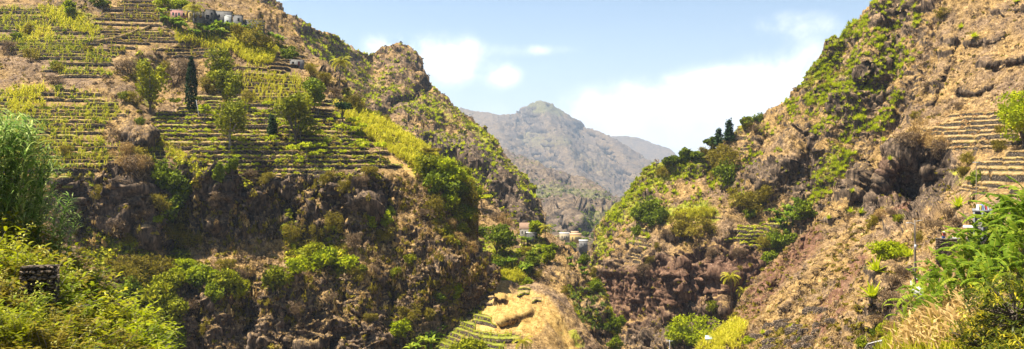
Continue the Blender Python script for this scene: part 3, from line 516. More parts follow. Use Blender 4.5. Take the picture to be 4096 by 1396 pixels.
# ================================================================== materials of plants, walls, houses
leaf_mat('leaf_yellow_green', (.06, .07, .003), (.235, .25, .006), (.58, .51, .02), 0.28)
leaf_mat('leaf_green', (.04, .065, .003), (.155, .20, .006), (.36, .39, .015), 0.28)
leaf_mat('leaf_bright', (.12, .16, .003), (.34, .39, .006), (.56, .53, .015))
leaf_mat('leaf_dark', (.008, .022, .005), (.022, .05, .010), (.06, .10, .018), 0.25)
leaf_mat('leaf_olive', (.09, .07, .006), (.25, .20, .016), (.45, .36, .05))
leaf_mat('leaf_agave', (.15, .19, .003), (.38, .43, .006), (.62, .60, .03), 0.4)
leaf_mat('leaf_agave_blue', (.03, .06, .01), (.13, .18, .025), (.30, .33, .07), 0.25)
leaf_mat('leaf_cane', (.22, .21, .008), (.48, .45, .016), (.70, .60, .08))
leaf_mat('leaf_maize', (.15, .18, .006), (.38, .39, .014), (.60, .53, .05))
leaf_mat('leaf_banana', (.04, .075, .005), (.16, .245, .014), (.42, .44, .045), 0.45, 0.55, 0.06, 0.6)
leaf_mat('leaf_reed', (.06, .13, .022), (.22, .34, .06), (.52, .58, .20), 0.5, 0.5, 0.1, 0.5)
leaf_mat('leaf_mango', (.016, .03, .002), (.08, .10, .004), (.48, .39, .02), 0.35, 0.45, 0.15)
leaf_mat('leaf_feather', (.09, .11, .002), (.30, .32, .005), (.62, .55, .03), 0.5, rnd=0.6)
leaf_mat('leaf_pod', (.40, .38, .06), (.58, .56, .12), (.70, .66, .22), 0.4)
leaf_mat('straw', (.19, .11, .033), (.44, .285, .095), (.64, .47, .21), 0.3)
leaf_mat('straw_rust', (.18, .09, .03), (.38, .21, .08), (.54, .35, .16), 0.3)
leaf_mat('scrub_brown', (.06, .038, .02), (.19, .125, .065), (.36, .255, .145), 0.25)
leaf_mat('palm_leaf', (.10, .09, .005), (.30, .28, .012), (.60, .48, .04), 0.35, 0.45, 0.15)
plain_mat('bark', (.05, .038, .028), (.16, .125, .095), 3.0)
plain_mat('bark_pale', (.13, .105, .08), (.30, .26, .21), 3.0)
plain_mat('stem_green', (.06, .09, .02), (.20, .22, .07), 2.0)
plain_mat('stem_banana', (.045, .05, .015), (.17, .15, .05), 2.0)
def stone_mat(name, c0, c1, c2, scale=2.6, bump=1.0, joint=(.012, .010, .008)):
    m, t = newmat(name); geo = t.n('ShaderNodeNewGeometry')
    mp = t.n('ShaderNodeMapping', {'Vector': geo.outputs['Position']}); mp.inputs['Scale'].default_value = (1, 1, 1.7)
    v = t.n('ShaderNodeTexVoronoi', {'Vector': mp.outputs[0], 'Scale': scale}); e = t.n('ShaderNodeTexVoronoi', {'Vector': mp.outputs[0], 'Scale': scale}, feature='DISTANCE_TO_EDGE')
    n = t.noise(geo.outputs['Position'], 1.2, 6, 0.7)
    f = t.math('ADD', t.math('MULTIPLY', t.n('ShaderNodeSeparateColor', {0: v.outputs['Color']}).outputs[0], 0.55), t.math('MULTIPLY', n, 0.5))
    c = t.mix(t.mapr(e.outputs['Distance'], 0.0, 0.09), joint, t.ramp(f, [(0.25, c0), (0.5, c1), (0.8, c2)]))
    b = t.n('ShaderNodeBump', {'Strength': bump, 'Distance': 0.12, 'Height': t.mapr(e.outputs['Distance'], 0.0, 0.22)})
    p = t.n('ShaderNodeBsdfPrincipled', {'Base Color': c, 'Roughness': 0.95, 'Normal': b.outputs[0]}); p.inputs['Specular IOR Level'].default_value = 0.15
    t.n('ShaderNodeOutputMaterial', {0: p.outputs[0]}); return m
stone_mat('dry_stone', (.028, .021, .014), (.07, .052, .035), (.17, .13, .09))
stone_mat('dry_stone_brown', (.045, .032, .023), (.10, .072, .05), (.22, .16, .11))
stone_mat('block_wall', (.07, .062, .055), (.14, .125, .11), (.27, .25, .22), 2.0, 0.7)
stone_mat('rubble', (.05, .038, .026), (.13, .095, .065), (.28, .21, .15), 5.0, 1.0)
def bed_mat(name, g):
    m, t = newmat(name); geo = t.n('ShaderNodeNewGeometry'); P = geo.outputs['Position']
    n1 = t.noise(P, 0.22, 6, 0.65); n2 = t.noise(P, 2.0, 6, 0.7)
    tan = t.ramp(n2, [(0.32, (.08, .05, .022)), (0.47, (.24, .16, .068)), (0.6, (.37, .26, .12)), (0.75, (.48, .36, .19))])
    gr = t.ramp(n2, [(0.3, (.06, .07, .01)), (0.5, (.18, .19, .025)), (0.7, (.34, .33, .06))])
    b = t.n('ShaderNodeBump', {'Strength': 0.8, 'Distance': 0.2, 'Height': n2})
    p = t.n('ShaderNodeBsdfPrincipled', {'Base Color': t.mix(t.mapr(n1, 0.62 - g, 0.78 - g), tan, gr), 'Roughness': 0.95, 'Normal': b.outputs[0]}); p.inputs['Specular IOR Level'].default_value = 0.1
    t.n('ShaderNodeOutputMaterial', {0: p.outputs[0]})
bed_mat('bed_dry', 0.05); bed_mat('bed_mixed', 0.16); bed_mat('bed_green', 0.30)
# ================================================================== plant templates
rg = np.random.default_rng(11)
def strip(mb, base, dirh, elev, L, wid, curve, nseg=3, tint=0.5, fold=0.0, taper=(0.6, 1.0, 0.75, 0.0), roll=0.0):
    """one arching blade from base: heading dirh, start elevation elev, bends down by curve"""
    h = np.array([math.cos(dirh), math.sin(dirh), 0]); side0 = np.array([-h[1], h[0], 0]); p = np.array(base, float); V = []; e = elev
    for k in range(nseg + 1):
        u = k / nseg; wd = wid * 0.5 * np.interp(u, np.linspace(0, 1, len(taper)), taper)
        d = h * math.cos(e) + np.array([0, 0, math.sin(e)]); up = np.cross(d, side0)
        sd = side0 * math.cos(roll) + up * math.sin(roll)
        V += [p - sd * wd + up * fold * wd, p + sd * wd + up * fold * wd]
        p = p + d * (L / nseg); e -= curve / nseg
    Q = [(2 * k, 2 * k + 1, 2 * k + 3, 2 * k + 2) for k in range(nseg)]
    mb.add(V, Q, tint=tint)
def t_rosette(n=26, L=1.0, wid=0.13, seed=0, droop=0.35, nseg=3):
    r = np.random.default_rng(seed); mb = MB()
    for k in range(n):
        u = k / n; el = R(8 + 78 * u ** 1.2) + r.normal() * 0.08
        strip(mb, (0, 0, 0.06), k * 2.39996 + r.normal() * 0.1, el, L * (0.85 + 0.3 * r.random()), wid, droop * (1.2 - u), nseg, 0.3 + 0.5 * u * r.random() + 0.15 * r.random(), taper=(0.7, 1.0, 0.6, 0.02))
    return mb
def t_tuft(n=12, L=1.0, wid=0.06, seed=0, lo=35, curve=0.9):
    r = np.random.default_rng(seed); mb = MB()
    for k in range(n):
        b = r.normal(size=2) * 0.12
        a = r.random() * 6.283; e = R(lo + r.random() * (88 - lo)); Lb = L * (0.5 + 0.6 * r.random()); h = np.array([math.cos(a), math.sin(a), 0]); sd = np.array([-h[1], h[0], 0]) * wid
        p0 = np.array([b[0], b[1], -0.05]); p1 = p0 + (h * math.cos(e) + np.array([0, 0, math.sin(e)])) * Lb - np.array([0, 0, 0.15 * curve * Lb * r.random()])
        mb.add([p0 - sd * 0.6, p0 + sd * 0.6, p1], None, [(0, 1, 2)], r.random())
    return mb
def t_maize(n=8, seed=0, H=1.0, far=False):
    r = np.random.default_rng(seed); mb = MB()
    for k in range(n):
        z = H * (0.05 + 0.6 * k / n); strip(mb, (0, 0, z), k * 2.6 + r.normal() * 0.4, R(62 + 16 * k / n), H * (0.55 + 0.25 * r.random()), (0.11 if far else 0.085) * H, 1.5 + 0.6 * r.random(), 2 if far else 3, 0.25 + 0.6 * r.random(), taper=(0.7, 1.0, 0.7, 0.05), roll=r.normal() * 0.4)
    if not far: mb.tube([(0, 0, -0.05), (0, 0, H * 0.75)], [0.03 * H, 0.012 * H], 4, 0.5)
    return mb
def leafquads(mb, P, size, asp=0.55, nrm=None, r=None, tint=None, droop=0.0):
    n = len(P); r = r or rg
    a = r.normal(size=(n, 3)); a[:, 2] -= droop; a /= np.linalg.norm(a, axis=1)[:, None]
    b = r.normal(size=(n, 3))
    if nrm is not None: b = np.cross(a, nrm + 0.7 * b)
    else: b = np.cross(a, b)
    b /= np.linalg.norm(b, axis=1)[:, None] + 1e-9
    s = np.broadcast_to(size, n)[:, None] * (0.6 + 0.8 * r.random((n, 1)))
    c = np.cross(a, b) * s * 0.18
    V = np.stack([P - a * s * 0.5, P + b * s * asp * 0.5 + c, P + a * s * 0.5, P - b * s * asp * 0.5 + c], 1)
    Q = np.arange(4 * n).reshape(n, 4); ti = np.clip(r.random(n) * 0.7 + 0.15 if tint is None else tint, 0, 1)
    mb.add(V.reshape(-1, 3), Q, tint=np.repeat(ti, 4))
def lobes_crown(mb, c, rx, ry, rz, nl=16, per=110, leaf=0.4, asp=0.55, seed=0, flat=0.0, lobe=0.42, droop=0.0, hollow=0.55, up=0.62):
    r = np.random.default_rng(seed)
    for k in range(nl):
        d = r.normal(size=3); d /= np.linalg.norm(d); d[2] = abs(d[2]) * (1 if r.random() < up else -1)
        rr = 0.30 + 0.55 * r.random() ** 0.6
        lc = np.array(c) + d * np.array([rx, ry, rz]) * rr; lr = lobe * (0.65 + 0.6 * r.random()) * np.array([rx, ry, rz * (1 - flat)])
        n = int(per * (0.6 + 0.8 * r.random())); q = r.normal(size=(n, 3)); q /= np.linalg.norm(q, axis=1)[:, None]
        P = lc + q * lr * (hollow + (1 - hollow) * r.random((n, 1)) ** 0.5) * (1 + 0.18 * r.normal(size=(n, 1)))
        leafquads(mb, P, leaf, asp, q, r, tint=0.42 + 0.28 * (r.random() - 0.5) + 0.5 * (r.random(n) - 0.5), droop=droop)
def t_shrub(seed, per=60, nl=9, leaf=0.16, asp=0.55, flat=0.1, tall=1.0, droop=0.0):
    mb = MB(); r = np.random.default_rng(seed)
    lobes_crown(mb, (0, 0, 0.40 * tall), 0.52, 0.52, 0.42 * tall, nl, per, leaf, asp, seed, flat, 0.5, droop)
    for k in range(5):
        a = r.random() * 6.28; mb.tube([(0, 0, -0.1), (0.15 * math.cos(a), 0.15 * math.sin(a), 0.25 * tall), (0.35 * math.cos(a), 0.35 * math.sin(a), 0.55 * tall)], [0.03, 0.02, 0.008], 4, 0.05)
    return mb
def t_scrub(seed, n=26, leaf=0.42):
    mb = MB(); r = np.random.default_rng(seed); q = r.normal(size=(n, 3)); q /= np.linalg.norm(q, axis=1)[:, None]; q[:, 2] = np.abs(q[:, 2])
    leafquads(mb, q * (0.5, 0.5, 0.55) * (0.6 + 0.4 * r.random((n, 1))), leaf, 0.6, q, r); return mb
def t_papaya(seed):
    r = np.random.default_rng(seed); mb = MB(); H = 1.0
    for k in range(11):
        a = k * 2.4 + r.normal() * 0.2; el = R(5 + 45 * r.random()); L = 0.30 + 0.12 * r.random()
        e = np.array([math.cos(a) * math.cos(el) * L, math.sin(a) * math.cos(el) * L, H * 0.86 + math.sin(el) * L])
        mb.tube([(0, 0, H * 0.86), e], [0.012, 0.006], 3, 0.4, False)
        P = e + r.normal(size=(7, 3)) * (0.09, 0.09, 0.03); leafquads(mb, P, 0.22, 0.65, np.array([[0, 0, 1.0]]) * np.ones((7, 1)) * 1.5, r)
    return mb
TM = {k: [m.arrays() for m in v] for k, v in dict(
    tuft=[t_tuft(7, 1, .12, s) for s in range(5)], tuft_wide=[t_tuft(6, 1, .15, 20 + s, 20, 1.2) for s in range(4)],
    rosette=[t_rosette(15, 1, .26, s, nseg=2) for s in range(3)], maize=[t_maize(6, s, far=True) for s in range(4)], scrub=[t_scrub(s, 13, 0.55) for s in range(5)], scrub_fine=[t_scrub(40 + s, 17, 0.38) for s in range(5)]).items()}
# ------------------------------------------------------------------ scattering on terrain
def pick(lname, n, poly=None, seed=0, cond=None, clump=0.0, cs=6.0):
    L = LAYERS[lname]; r = np.random.default_rng(seed)
    w = np.ones(L['px'].shape)
    if poly is not None: w *= inpoly(L['px'], L['py'], poly)
    if cond is not None: w *= cond(L)
    w *= (L['px'] > -120) & (L['px'] < 4220) & (L['py'] < 1430) & (L['py'] > -60)
    if clump > 0:
        cn = fbm(L['pos'].reshape(-1, 3) / cs + seed * 3.3, 3).reshape(w.shape); w *= sstep(clump - 0.12, clump + 0.12, cn + 0.2)
    wf = w.ravel()
    if wf.sum() <= 0: return np.zeros((0, 3)), np.zeros((0, 3))
    idx = r.choice(len(wf), n, p=wf / wf.sum()); nu = w.shape[1]
    p = L['pos'].reshape(-1, 3); i2 = np.clip(idx + r.choice([-1, 1, nu, -nu], n), 0, len(wf) - 1); f = r.random((n, 1)) * 0.5
    d = p[i2] - p[idx]; ok = np.linalg.norm(d, axis=1) < 3 * L['S']
    return p[idx] + d * f * ok[:, None], L['N'].reshape(-1, 3)[idx]
def hide_fields(polys):
    return lambda L: 1.0 - np.clip(sum(inpoly(L['px'], L['py'], p).astype(float) for p in polys), 0, 1)
# ================================================================== terraces
LIPS = {}; BEDS = {}
_o = 'first second third fourth fifth sixth seventh eighth ninth tenth eleventh twelfth thirteenth fourteenth fifteenth sixteenth seventeenth eighteenth nineteenth'.split()
ORD = _o + [t + ('ieth' if q == 0 else 'y-' + _o[q - 1]) for t in ('twent', 'thirt', 'fort') for q in range(10)]
def terraces(lname, poly, h, label, group, bed='bed_mixed', wall='dry_stone', drop=0.42, seed=0, seglen=(9, 30), skip=0.06, z0=0.0, key=None, wob=0.22, cat='terrace'):
    L = LAYERS[lname]; r = np.random.default_rng(seed); pos = L['pos']; Z = pos[..., 2]; nu = Z.shape[1]
    ins = inpoly(L['px'], L['py'], poly); cols = np.where(ins.any(0))[0]
    if len(cols) == 0: return
    zs = Z[ins]; k0 = int(math.floor((zs.min() - z0) / h)); k1 = int(math.ceil((zs.max() - z0) / h)); lips = []; beds = []
    Zm = np.minimum.accumulate(Z, axis=0)
    def cross(j, zt):
        c = Zm[:, j]; i = int(np.searchsorted(-c, -zt))
        if i <= 0 or i >= len(c): return None
        a, b = c[i - 1], c[i]; f = (a - zt) / (a - b + 1e-9); return pos[i - 1, j] * (1 - f) + pos[i, j] * f
    def zk(k, x): return z0 + (k + off_[k % 64]) * h + wob * h * (pn[k % 64] @ np.sin(np.outer(fr, x) + ph[k % 64][:, None]))
    fr = np.array([0.05, 0.13, 0.31]); pn = r.normal(size=(64, 3)) * (0.8, 0.5, 0.3); ph = r.random((64, 3)) * 6.28
    pn = 0.5 * pn.mean(0) * 4 + 0.5 * pn; off_ = r.normal(size=64) * 0.09
    count = 0; en = r.normal(size=64); made = []
    for k in range(k0, k1 + 2):
        run = []; runs = []
        for j in cols:
            x = pos[Z.shape[0] // 2, j, 0]; A = cross(j, float(zk(k, np.array([x]))[0])); B = cross(j, float(zk(k - 1, np.array([x]))[0]))
            ok = False
            if A is not None and B is not None and A[2] - B[2] > 0.25 * h:
                m = (A + B) / 2; mx, my = proj(m); mx += 26 * en[k % 64]; my += 16 * en[(k + 9) % 64]; ok = bool(inpoly(np.array([mx]), np.array([my]), poly)[0])
            if ok: run.append((A, B))
            else:
                if len(run) > 6: runs.append(run)
                run = []
        if len(run) > 6: runs.append(run)
        for run in runs:
            i = 0
            while i < len(run) - 4:
                tgt = seglen[0] + (seglen[1] - seglen[0]) * r.random(); j = i + 1; ln = 0
                while j < len(run) - 1 and ln < tgt: ln += np.linalg.norm(run[j][1] - run[j - 1][1]); j += 1
                if len(run) - j < 6: j = len(run) - 1
                seg = run[i:j + 1]; i = j
                if r.random() < skip or len(seg) < 5: continue
                if len(seg) > 14: seg = seg[:-1:2] + seg[-1:]
                A = np.array([s[0] for s in seg]); B = np.array([s[1] for s in seg]); m = len(seg)
                dz = A[:, 2] - B[:, 2]; out = (B - A) * (1, 1, 0); ol = np.linalg.norm(out, axis=1)[:, None] + 1e-6; out = out / ol
                nz_ = np.interp(np.arange(m), np.arange(0, m + 5, 5), r.normal(size=len(np.arange(0, m + 5, 5)))) * 0.16
                fine = r.normal(size=m) * 0.07; dd = drop * (0.65 + 0.75 * r.random())
                push = 0.05 + 0.25 * r.random() * np.minimum(ol, 1.0)
                top = B + out * push; top[:, 2] = A[:, 2] - dz * dd + nz_ * h * 0.7 + fine * h; top[:, 2] = np.maximum(top[:, 2], B[:, 2] + 0.2 * dz)
                bot = B + out * (push + 0.08 * h); bot[:, 2] = B[:, 2] - 0.35 * h
                inner = top - out * np.minimum(0.4, 0.35 * ol); inner[:, 2] += 0.04
                sl = np.concatenate([[0], np.cumsum(np.linalg.norm(np.diff(B, axis=0), axis=1))]); ew = np.minimum(sl, sl[-1] - sl) / (0.5 + 1.1 * r.random()); ew = np.clip(ew, 0, 1)[:, None] ** 0.6
                lowp = B + out * 0.02; lowp[:, 2] = B[:, 2] + 0.12 * dz; top = lowp * (1 - ew) + top * ew; inner = (lowp - out * 0.1) * (1 - ew) + inner * ew
                mid = (top + bot) / 2 + out * (r.normal(size=(m, 1)) * 0.05)
                # wall: outer face, cap, buried back
                bb = inner.copy(); bb[:, 2] = bot[:, 2]
                V = np.concatenate([bot, mid, top, inner, bb]); Q = []
                for rr in range(4): Q += [(rr * m + c, rr * m + c + 1, (rr + 1) * m + c + 1, (rr + 1) * m + c) for c in range(m - 1)]
                V = np.concatenate([V, V[[0, m, 2 * m, 3 * m, 4 * m]], V[[m - 1, 2 * m - 1, 3 * m - 1, 4 * m - 1, 5 * m - 1]]]); e = 5 * m
                wq = np.array(Q); T = np.array([(e, e + 1, e + 4), (e + 1, e + 3, e + 4), (e + 1, e + 2, e + 3), (e + 5, e + 9, e + 6), (e + 6, e + 9, e + 8), (e + 6, e + 8, e + 7)])
                c0 = B.mean(0); me = mesh_np('terrace_wall', V - c0, [wq, T], wall); root = link('terrace', None) if False else empty('terrace', c0)
                made.append((k, B[:, 0].mean(), root)); tag(root, label, cat, group); link('retaining_wall', me, root)
                # bed behind the wall, sloping gently outward, closed by its ends and underside
                lip = inner + out * 0.16; lip[:, 2] += 0.05 + 0.03 * r.random(m)
                midb = A * 0.35 + inner * 0.65; midb[:, 2] = A[:, 2] * 0.5 + inner[:, 2] * 0.5 + 0.26 * dz * dd * (0.6 + 0.8 * r.random(m))
                fl = A * 0.35 + B * 0.65; fl[:, 2] += 0.02; midb = fl * (1 - ew) + midb * ew
                back = A - out * 0.4; back[:, 2] = A[:, 2] + 0.10
                und = A.copy(); und[:, 2] -= 0.5 * h
                Vb = np.concatenate([lip, midb, back, und]); Qb = [(rr * m + c, rr * m + c + 1, (rr + 1) * m + c + 1, (rr + 1) * m + c) for rr in range(3) for c in range(m - 1)] + [(3 * m + c, 3 * m + c + 1, c + 1, c) for c in range(m - 1)]
                Qb += [(0, m, 2 * m, 3 * m), (m - 1, 4 * m - 1, 3 * m - 1, 2 * m - 1)]
                link('planting_bed', mesh_np('planting_bed', Vb - c0, np.array(Qb), bed, smooth=False), root)
                lips.append(lip); beds.append((lip, back)); count += 1
    rows = sorted(set(m_[0] for m_ in made))
    for ri, k in enumerate(rows):
        ms = sorted([m_ for m_ in made if m_[0] == k], key=lambda q: q[1]); n_ = len(ms)
        for si, m_ in enumerate(ms):
            st_ = '' if n_ == 1 else ', ' + ({2: ['left stretch', 'right stretch'], 3: ['left stretch', 'middle stretch', 'right stretch']}.get(n_) or [ORD[q] + ' stretch from left' for q in range(n_)])[si]
            m_[2]['label'] = label + ', ' + ORD[ri] + ' row from below' + st_
    kk = key or lname; LIPS.setdefault(kk, []).extend(lips); BEDS.setdefault(kk, []).extend(beds)
    return count
def bed_points(key, n, seed=0, poly=None, lo=0.1, hi=0.9, jitter=0.25):
    r = np.random.default_rng(seed); A = np.concatenate([b[0] for b in BEDS[key]]); B = np.concatenate([b[1] for b in BEDS[key]])
    P = A; mx, my = proj(P); ok = np.ones(len(P), bool) if poly is None else inpoly(mx, my, poly)
    if not ok.any(): return np.zeros((0, 3))
    idx = r.choice(np.where(ok)[0], n); f = (lo + (hi - lo) * r.random(n))[:, None]
    p = A[idx] * (1 - f) + B[idx] * f; p[:, :2] += r.normal(size=(n, 2)) * jitter; return p
def lip_points(key, n, seed=0, jitter=0.12):
    r = np.random.default_rng(seed); A = np.concatenate(LIPS[key]); idx = r.choice(len(A), n); p = A[idx].copy(); p[:, :2] += r.normal(size=(n, 2)) * jitter; return p
nt = []
nt.append(terraces('hillside', F_MAIN, 1.05, 'dark stone terrace below the cypress', 'terraces of the large left field', 'bed_mixed', seed=1, key='main', seglen=(7, 26), skip=0.05, wob=0.16))
nt.append(terraces('hillside', F_LEFT, 0.95, 'low maize terrace at far left', 'terraces of the far left field', 'bed_mixed', seed=2, key='left', wob=0.22, seglen=(5, 18), skip=0.1))
nt.append(terraces('hillside', F_TOPL, 1.0, 'stone terrace near top left corner', 'terraces in the top left corner', 'bed_mixed', seed=3, key='topl', wob=0.2, seglen=(8, 24), skip=0.15))
nt.append(terraces('hillside', F_TOPM, 0.95, 'dry terrace below the hilltop houses', 'terraces below the row of houses', 'bed_dry', seed=4, key='topm', seglen=(6, 22), skip=0.12, wob=0.2))
nt.append(terraces('hillside', F_SLOPE, 1.1, 'terrace beside the small block hut', 'terraces beside the block hut', 'bed_dry', seed=5, key='slope', seglen=(5, 14), skip=0.15, wob=0.4))
nt.append(terraces('dry_spur', F_SP1, 0.62, 'narrow terrace at sandy spur foot', 'terraces at the foot of the sandy spur', 'bed_green', 'dry_stone_brown', seed=6, key='sp1', seglen=(6, 16), skip=0.04, drop=0.2))
nt.append(terraces('dry_spur', F_SP2, 0.55, 'terrace on left sandy spur shoulder', 'terraces on the left shoulder of the sandy spur', 'bed_dry', 'dry_stone_brown', seed=7, key='sp2', skip=0, drop=0.4))
nt.append(terraces('dry_spur', F_SP3, 0.55, 'grassy terrace on right sandy spur shoulder', 'terraces on the right shoulder of the sandy spur', 'bed_mixed', 'dry_stone', seed=8, key='sp3', skip=0, drop=0.4))
nt.append(terraces('right_mountain', F_R1, 1.5, 'dry ridge terrace beside two conifers', 'terraces on the ridge beside the conifers', 'bed_dry', 'dry_stone_brown', seed=9, key='r1', seglen=(4, 14), skip=0.15, wob=0.5))
nt.append(terraces('right_mountain', F_R2, 1.1, 'terrace under the pale cane strip', 'terraces under the strip of pale cane', 'bed_dry', 'dry_stone', seed=10, key='r2', seglen=(6, 16)))
nt.append(terraces('right_mountain', F_R3, 1.15, 'planted terrace above brown cliff', 'terraces above the brown cliff', 'bed_mixed', 'dry_stone', seed=11, key='r3', seglen=(5, 16)))
nt.append(terraces('right_mountain', F_R4, 1.0, 'bare cliff-edge terrace left of cave', 'terraces at the cliff edge left of the cave', 'bed_dry', 'dry_stone', seed=12, key='r4', seglen=(4, 9)))
nt.append(terraces('right_mountain', F_R5, 1.4, 'uneven terrace on the agave slope', 'uneven terraces on the agave slope', 'bed_mixed', 'dry_stone_brown', seed=13, key='r5', seglen=(4, 10), skip=0.2, wob=0.5))
nt.append(terraces('near_slope', F_N1, 1.15, 'straw-coloured terrace on upper right slope', 'terraces on the upper right slope', 'bed_dry', 'dry_stone', seed=14, key='n1', seglen=(4, 16), skip=0.2, wob=0.5, drop=0.5))
nt.append(terraces('near_slope', F_N2, 1.1, 'broken terrace above the banana grove', 'terraces above the banana grove', 'bed_dry', 'dry_stone', seed=15, key='n2', seglen=(3, 12), skip=0.25, wob=0.5, drop=0.5))
nt.append(terraces('near_slope', F_N4, 1.0, 'dry terrace behind the street lamp', 'terraces behind the street lamp', 'bed_dry', 'dry_stone_brown', seed=17, key='n4', seglen=(2, 7), skip=0.2, wob=0.5, drop=0.4))
# short broken wall pieces beside the landslip
r_ = np.random.default_rng(77); bits = []
for row, y0 in enumerate(np.linspace(1250, 1385, 6)):
    x0 = np.interp(y0, [1245, 1300, 1396], [3170, 3070, 2980]); x1 = np.interp(y0, [1245, 1300, 1396], [3380, 3320, 3240])
    for k in range(5):
        if r_.random() < 0.7: bits.append((x0 + (x1 - x0) * (k + 0.5 + 0.3 * r_.normal()) / 5, y0 + 7 * r_.normal(), row, k))
for (x, y, row, k) in bits:
    p = ground_at(x, y, 'near_slope'); n_ = 14; Lw = 1.6 + 3.0 * r_.random(); u = np.linspace(-1, 1, n_); hh = (0.5 + 0.35 * r_.random()) * (1 - np.abs(u) ** 4) + 0.08 * r_.normal(size=n_)
    yy = 0.25 * u * u + 0.06 * r_.normal(size=n_); X = u * Lw / 2
    f_ = np.stack([X, yy - 0.28, -0.6 + 0 * X], 1); g_ = np.stack([X, yy - 0.2, hh], 1); h_ = np.stack([X, yy + 0.25, hh + 0.05], 1); i_ = np.stack([X, yy + 0.6, -0.2 + 0 * X], 1)
    Q_ = [(a * n_ + q, a * n_ + q + 1, (a + 1) * n_ + q + 1, (a + 1) * n_ + q) for a in range(3) for q in range(n_ - 1)]
    o = link('terrace_stub', mesh_np('terrace_stub', np.concatenate([f_, g_, h_, i_]), np.array(Q_), 'dry_stone_brown'), None, p, -0.2 + 0.25 * r_.normal())
    tag(o, 'short broken stone wall beside the landslip, ' + ORD[row] + ' row from above, ' + ORD[k] + ' place from left', 'terrace', 'broken walls beside the landslip')
LIPS['n3'] = []
print('TERRACES', nt, sum(x or 0 for x in nt))
# ================================================================== ground cover and crops (uncountable: stuff)
def cover(name, temps, P, scale, mat, label, cat, seed=1, tilt=None, tj=0.2, zs=None, sink=0.0):
    if not len(P): return
    P = P.copy(); P[:, 2] -= sink
    o = scatter_mesh(name, TM[temps] if isinstance(temps, str) else temps, P, scale, mat, seed=seed, tilt=tilt, tj=tj, zs=zs)
    tag(o, label, cat, kind='stuff'); return o
FL = [F_MAIN, F_LEFT, F_TOPL, F_TOPM]
def rscale(n, a, b, seed): return a + (b - a) * np.random.default_rng(seed).random(n) ** 1.5
flat = lambda L: (sstep(0.25, 0.6, L['N'][..., 2])) * (1 - 0.7 * L['rock'])
def nofield(L, polys): return hide_fields(polys)(L)
HS = FL + [F_SLOPE]
# dry grass and brown scrub over each slope
for i, (ln, n, sc, polys) in enumerate([('hillside', 15000, (0.35, 0.95), HS), ('valley_spur', 2500, (0.35, 1.0), []), ('dry_spur', 900, (0.25, 0.6), [F_SP1, F_SP2, F_SP3]), ('right_mountain', 8000, (0.4, 1.1), [F_R1, F_R2, F_R3, F_R4]), ('near_slope', 12000, (0.3, 0.9), [F_N1, F_N2])]):
    P, N = pick(ln, n, None, 100 + i, lambda L: flat(L) * nofield(L, polys) * (1 - 0.6 * L['green']))
    cover('dry_grass', 'tuft', P, rscale(n, *sc, i), 'straw', 'pale dry grass tufts growing on the ' + {'hillside': 'left hillside', 'valley_spur': 'spur below the stone house', 'dry_spur': 'sandy spur', 'right_mountain': 'agave mountain on the right', 'near_slope': 'near right slope'}[ln], 'grass', i)
for i, (ln, n, sc, polys) in enumerate([('hillside', 3000, (0.5, 1.9), HS), ('valley_spur', 600, (0.5, 1.6), []), ('right_mountain', 2000, (0.5, 1.8), [F_R1, F_R2, F_R3, F_R4]), ('near_slope', 2000, (0.4, 1.5), [F_N1, F_N2]), ('mountain', 2100, (0.9, 3.0), [])]):
    nm = {'hillside': 'left hillside and its cliff', 'valley_spur': 'spur below the stone house', 'right_mountain': 'agave mountain on the right', 'near_slope': 'near right slope', 'mountain': 'pointed mountain behind the terraces'}[ln]
    P, N = pick(ln, n, None, 120 + i, lambda L: nofield(L, polys) * sstep(0.05, 0.4, L['N'][..., 2]) * (1 - 0.85 * L['rock']), 0.15, 9.0)
    cover('dry_scrub', 'scrub_fine', P, rscale(n, *sc, i), 'scrub_brown', 'brown leafless scrub scattered over the ' + nm, 'scrub', i + 10, sink=0.1)
    P, N = pick(ln, n, None, 140 + i, lambda L: nofield(L, polys) * (0.10 + L['green']) * sstep(0.05, 0.4, L['N'][..., 2]), 0.12, 7.0)
    n2 = n
    cover('green_scrub', 'scrub', P, rscale(n, sc[0] * 0.8, sc[1] * 0.9, i + 5), 'leaf_olive' if i != 4 else 'leaf_yellow_green', 'low green scrub scattered over the ' + nm, 'scrub', i + 20, sink=0.1)
for i, (ln, n, mt, sc, nm) in enumerate([('hillside', 2600, 'leaf_yellow_green', (0.6, 2.2), 'left hillside and cliff'), ('right_mountain', 1200, 'leaf_bright', (0.5, 1.6), 'agave mountain'), ('valley_spur', 700, 'leaf_bright', (0.5, 1.5), 'stone house spur')]):
    P, N = pick(ln, n, None, 150 + i, lambda L: nofield(L, HS if i == 0 else [F_R2, F_R3]) * sstep(0.25, 0.7, L['green']), 0.05, 5.0)
    cover('leafy_scrub', 'scrub_fine', P, rscale(n, *sc, i + 5), mt, 'bright leafy scrub filling the hollows of the ' + nm, 'scrub', i + 24, sink=0.1)
P, N = pick('hillside', 1500, [(300, 700), (1900, 690), (1950, 1100), (1500, 1300), (600, 1300), (300, 1000)], 158, lambda L: sstep(0.75, 0.3, L['N'][..., 2]), 0.1, 4.0); P[:, 2] -= 0.3; P[:, 1] -= 0.2
cover('hanging_vines', 'scrub_fine', P[:900], rscale(900, .6, 1.6, 3), 'leaf_olive', 'olive vines hanging down the black cliff', 'vines', 33, zs=2.2); cover('hanging_vines', 'scrub_fine', P[900:], rscale(600, .6, 1.6, 4), 'straw', 'dry vines hanging down the black cliff', 'vines', 34, zs=2.4)
P, N = pick('middle_hill', 1300, None, 160, lambda L: (0.15 + L['green'])); cover('far_scrub', 'scrub', P, rscale(1300, 2.0, 6.0, 3), 'leaf_green', 'dark scrub on the hazy middle hill above the village', 'scrub', 31, sink=0.5)
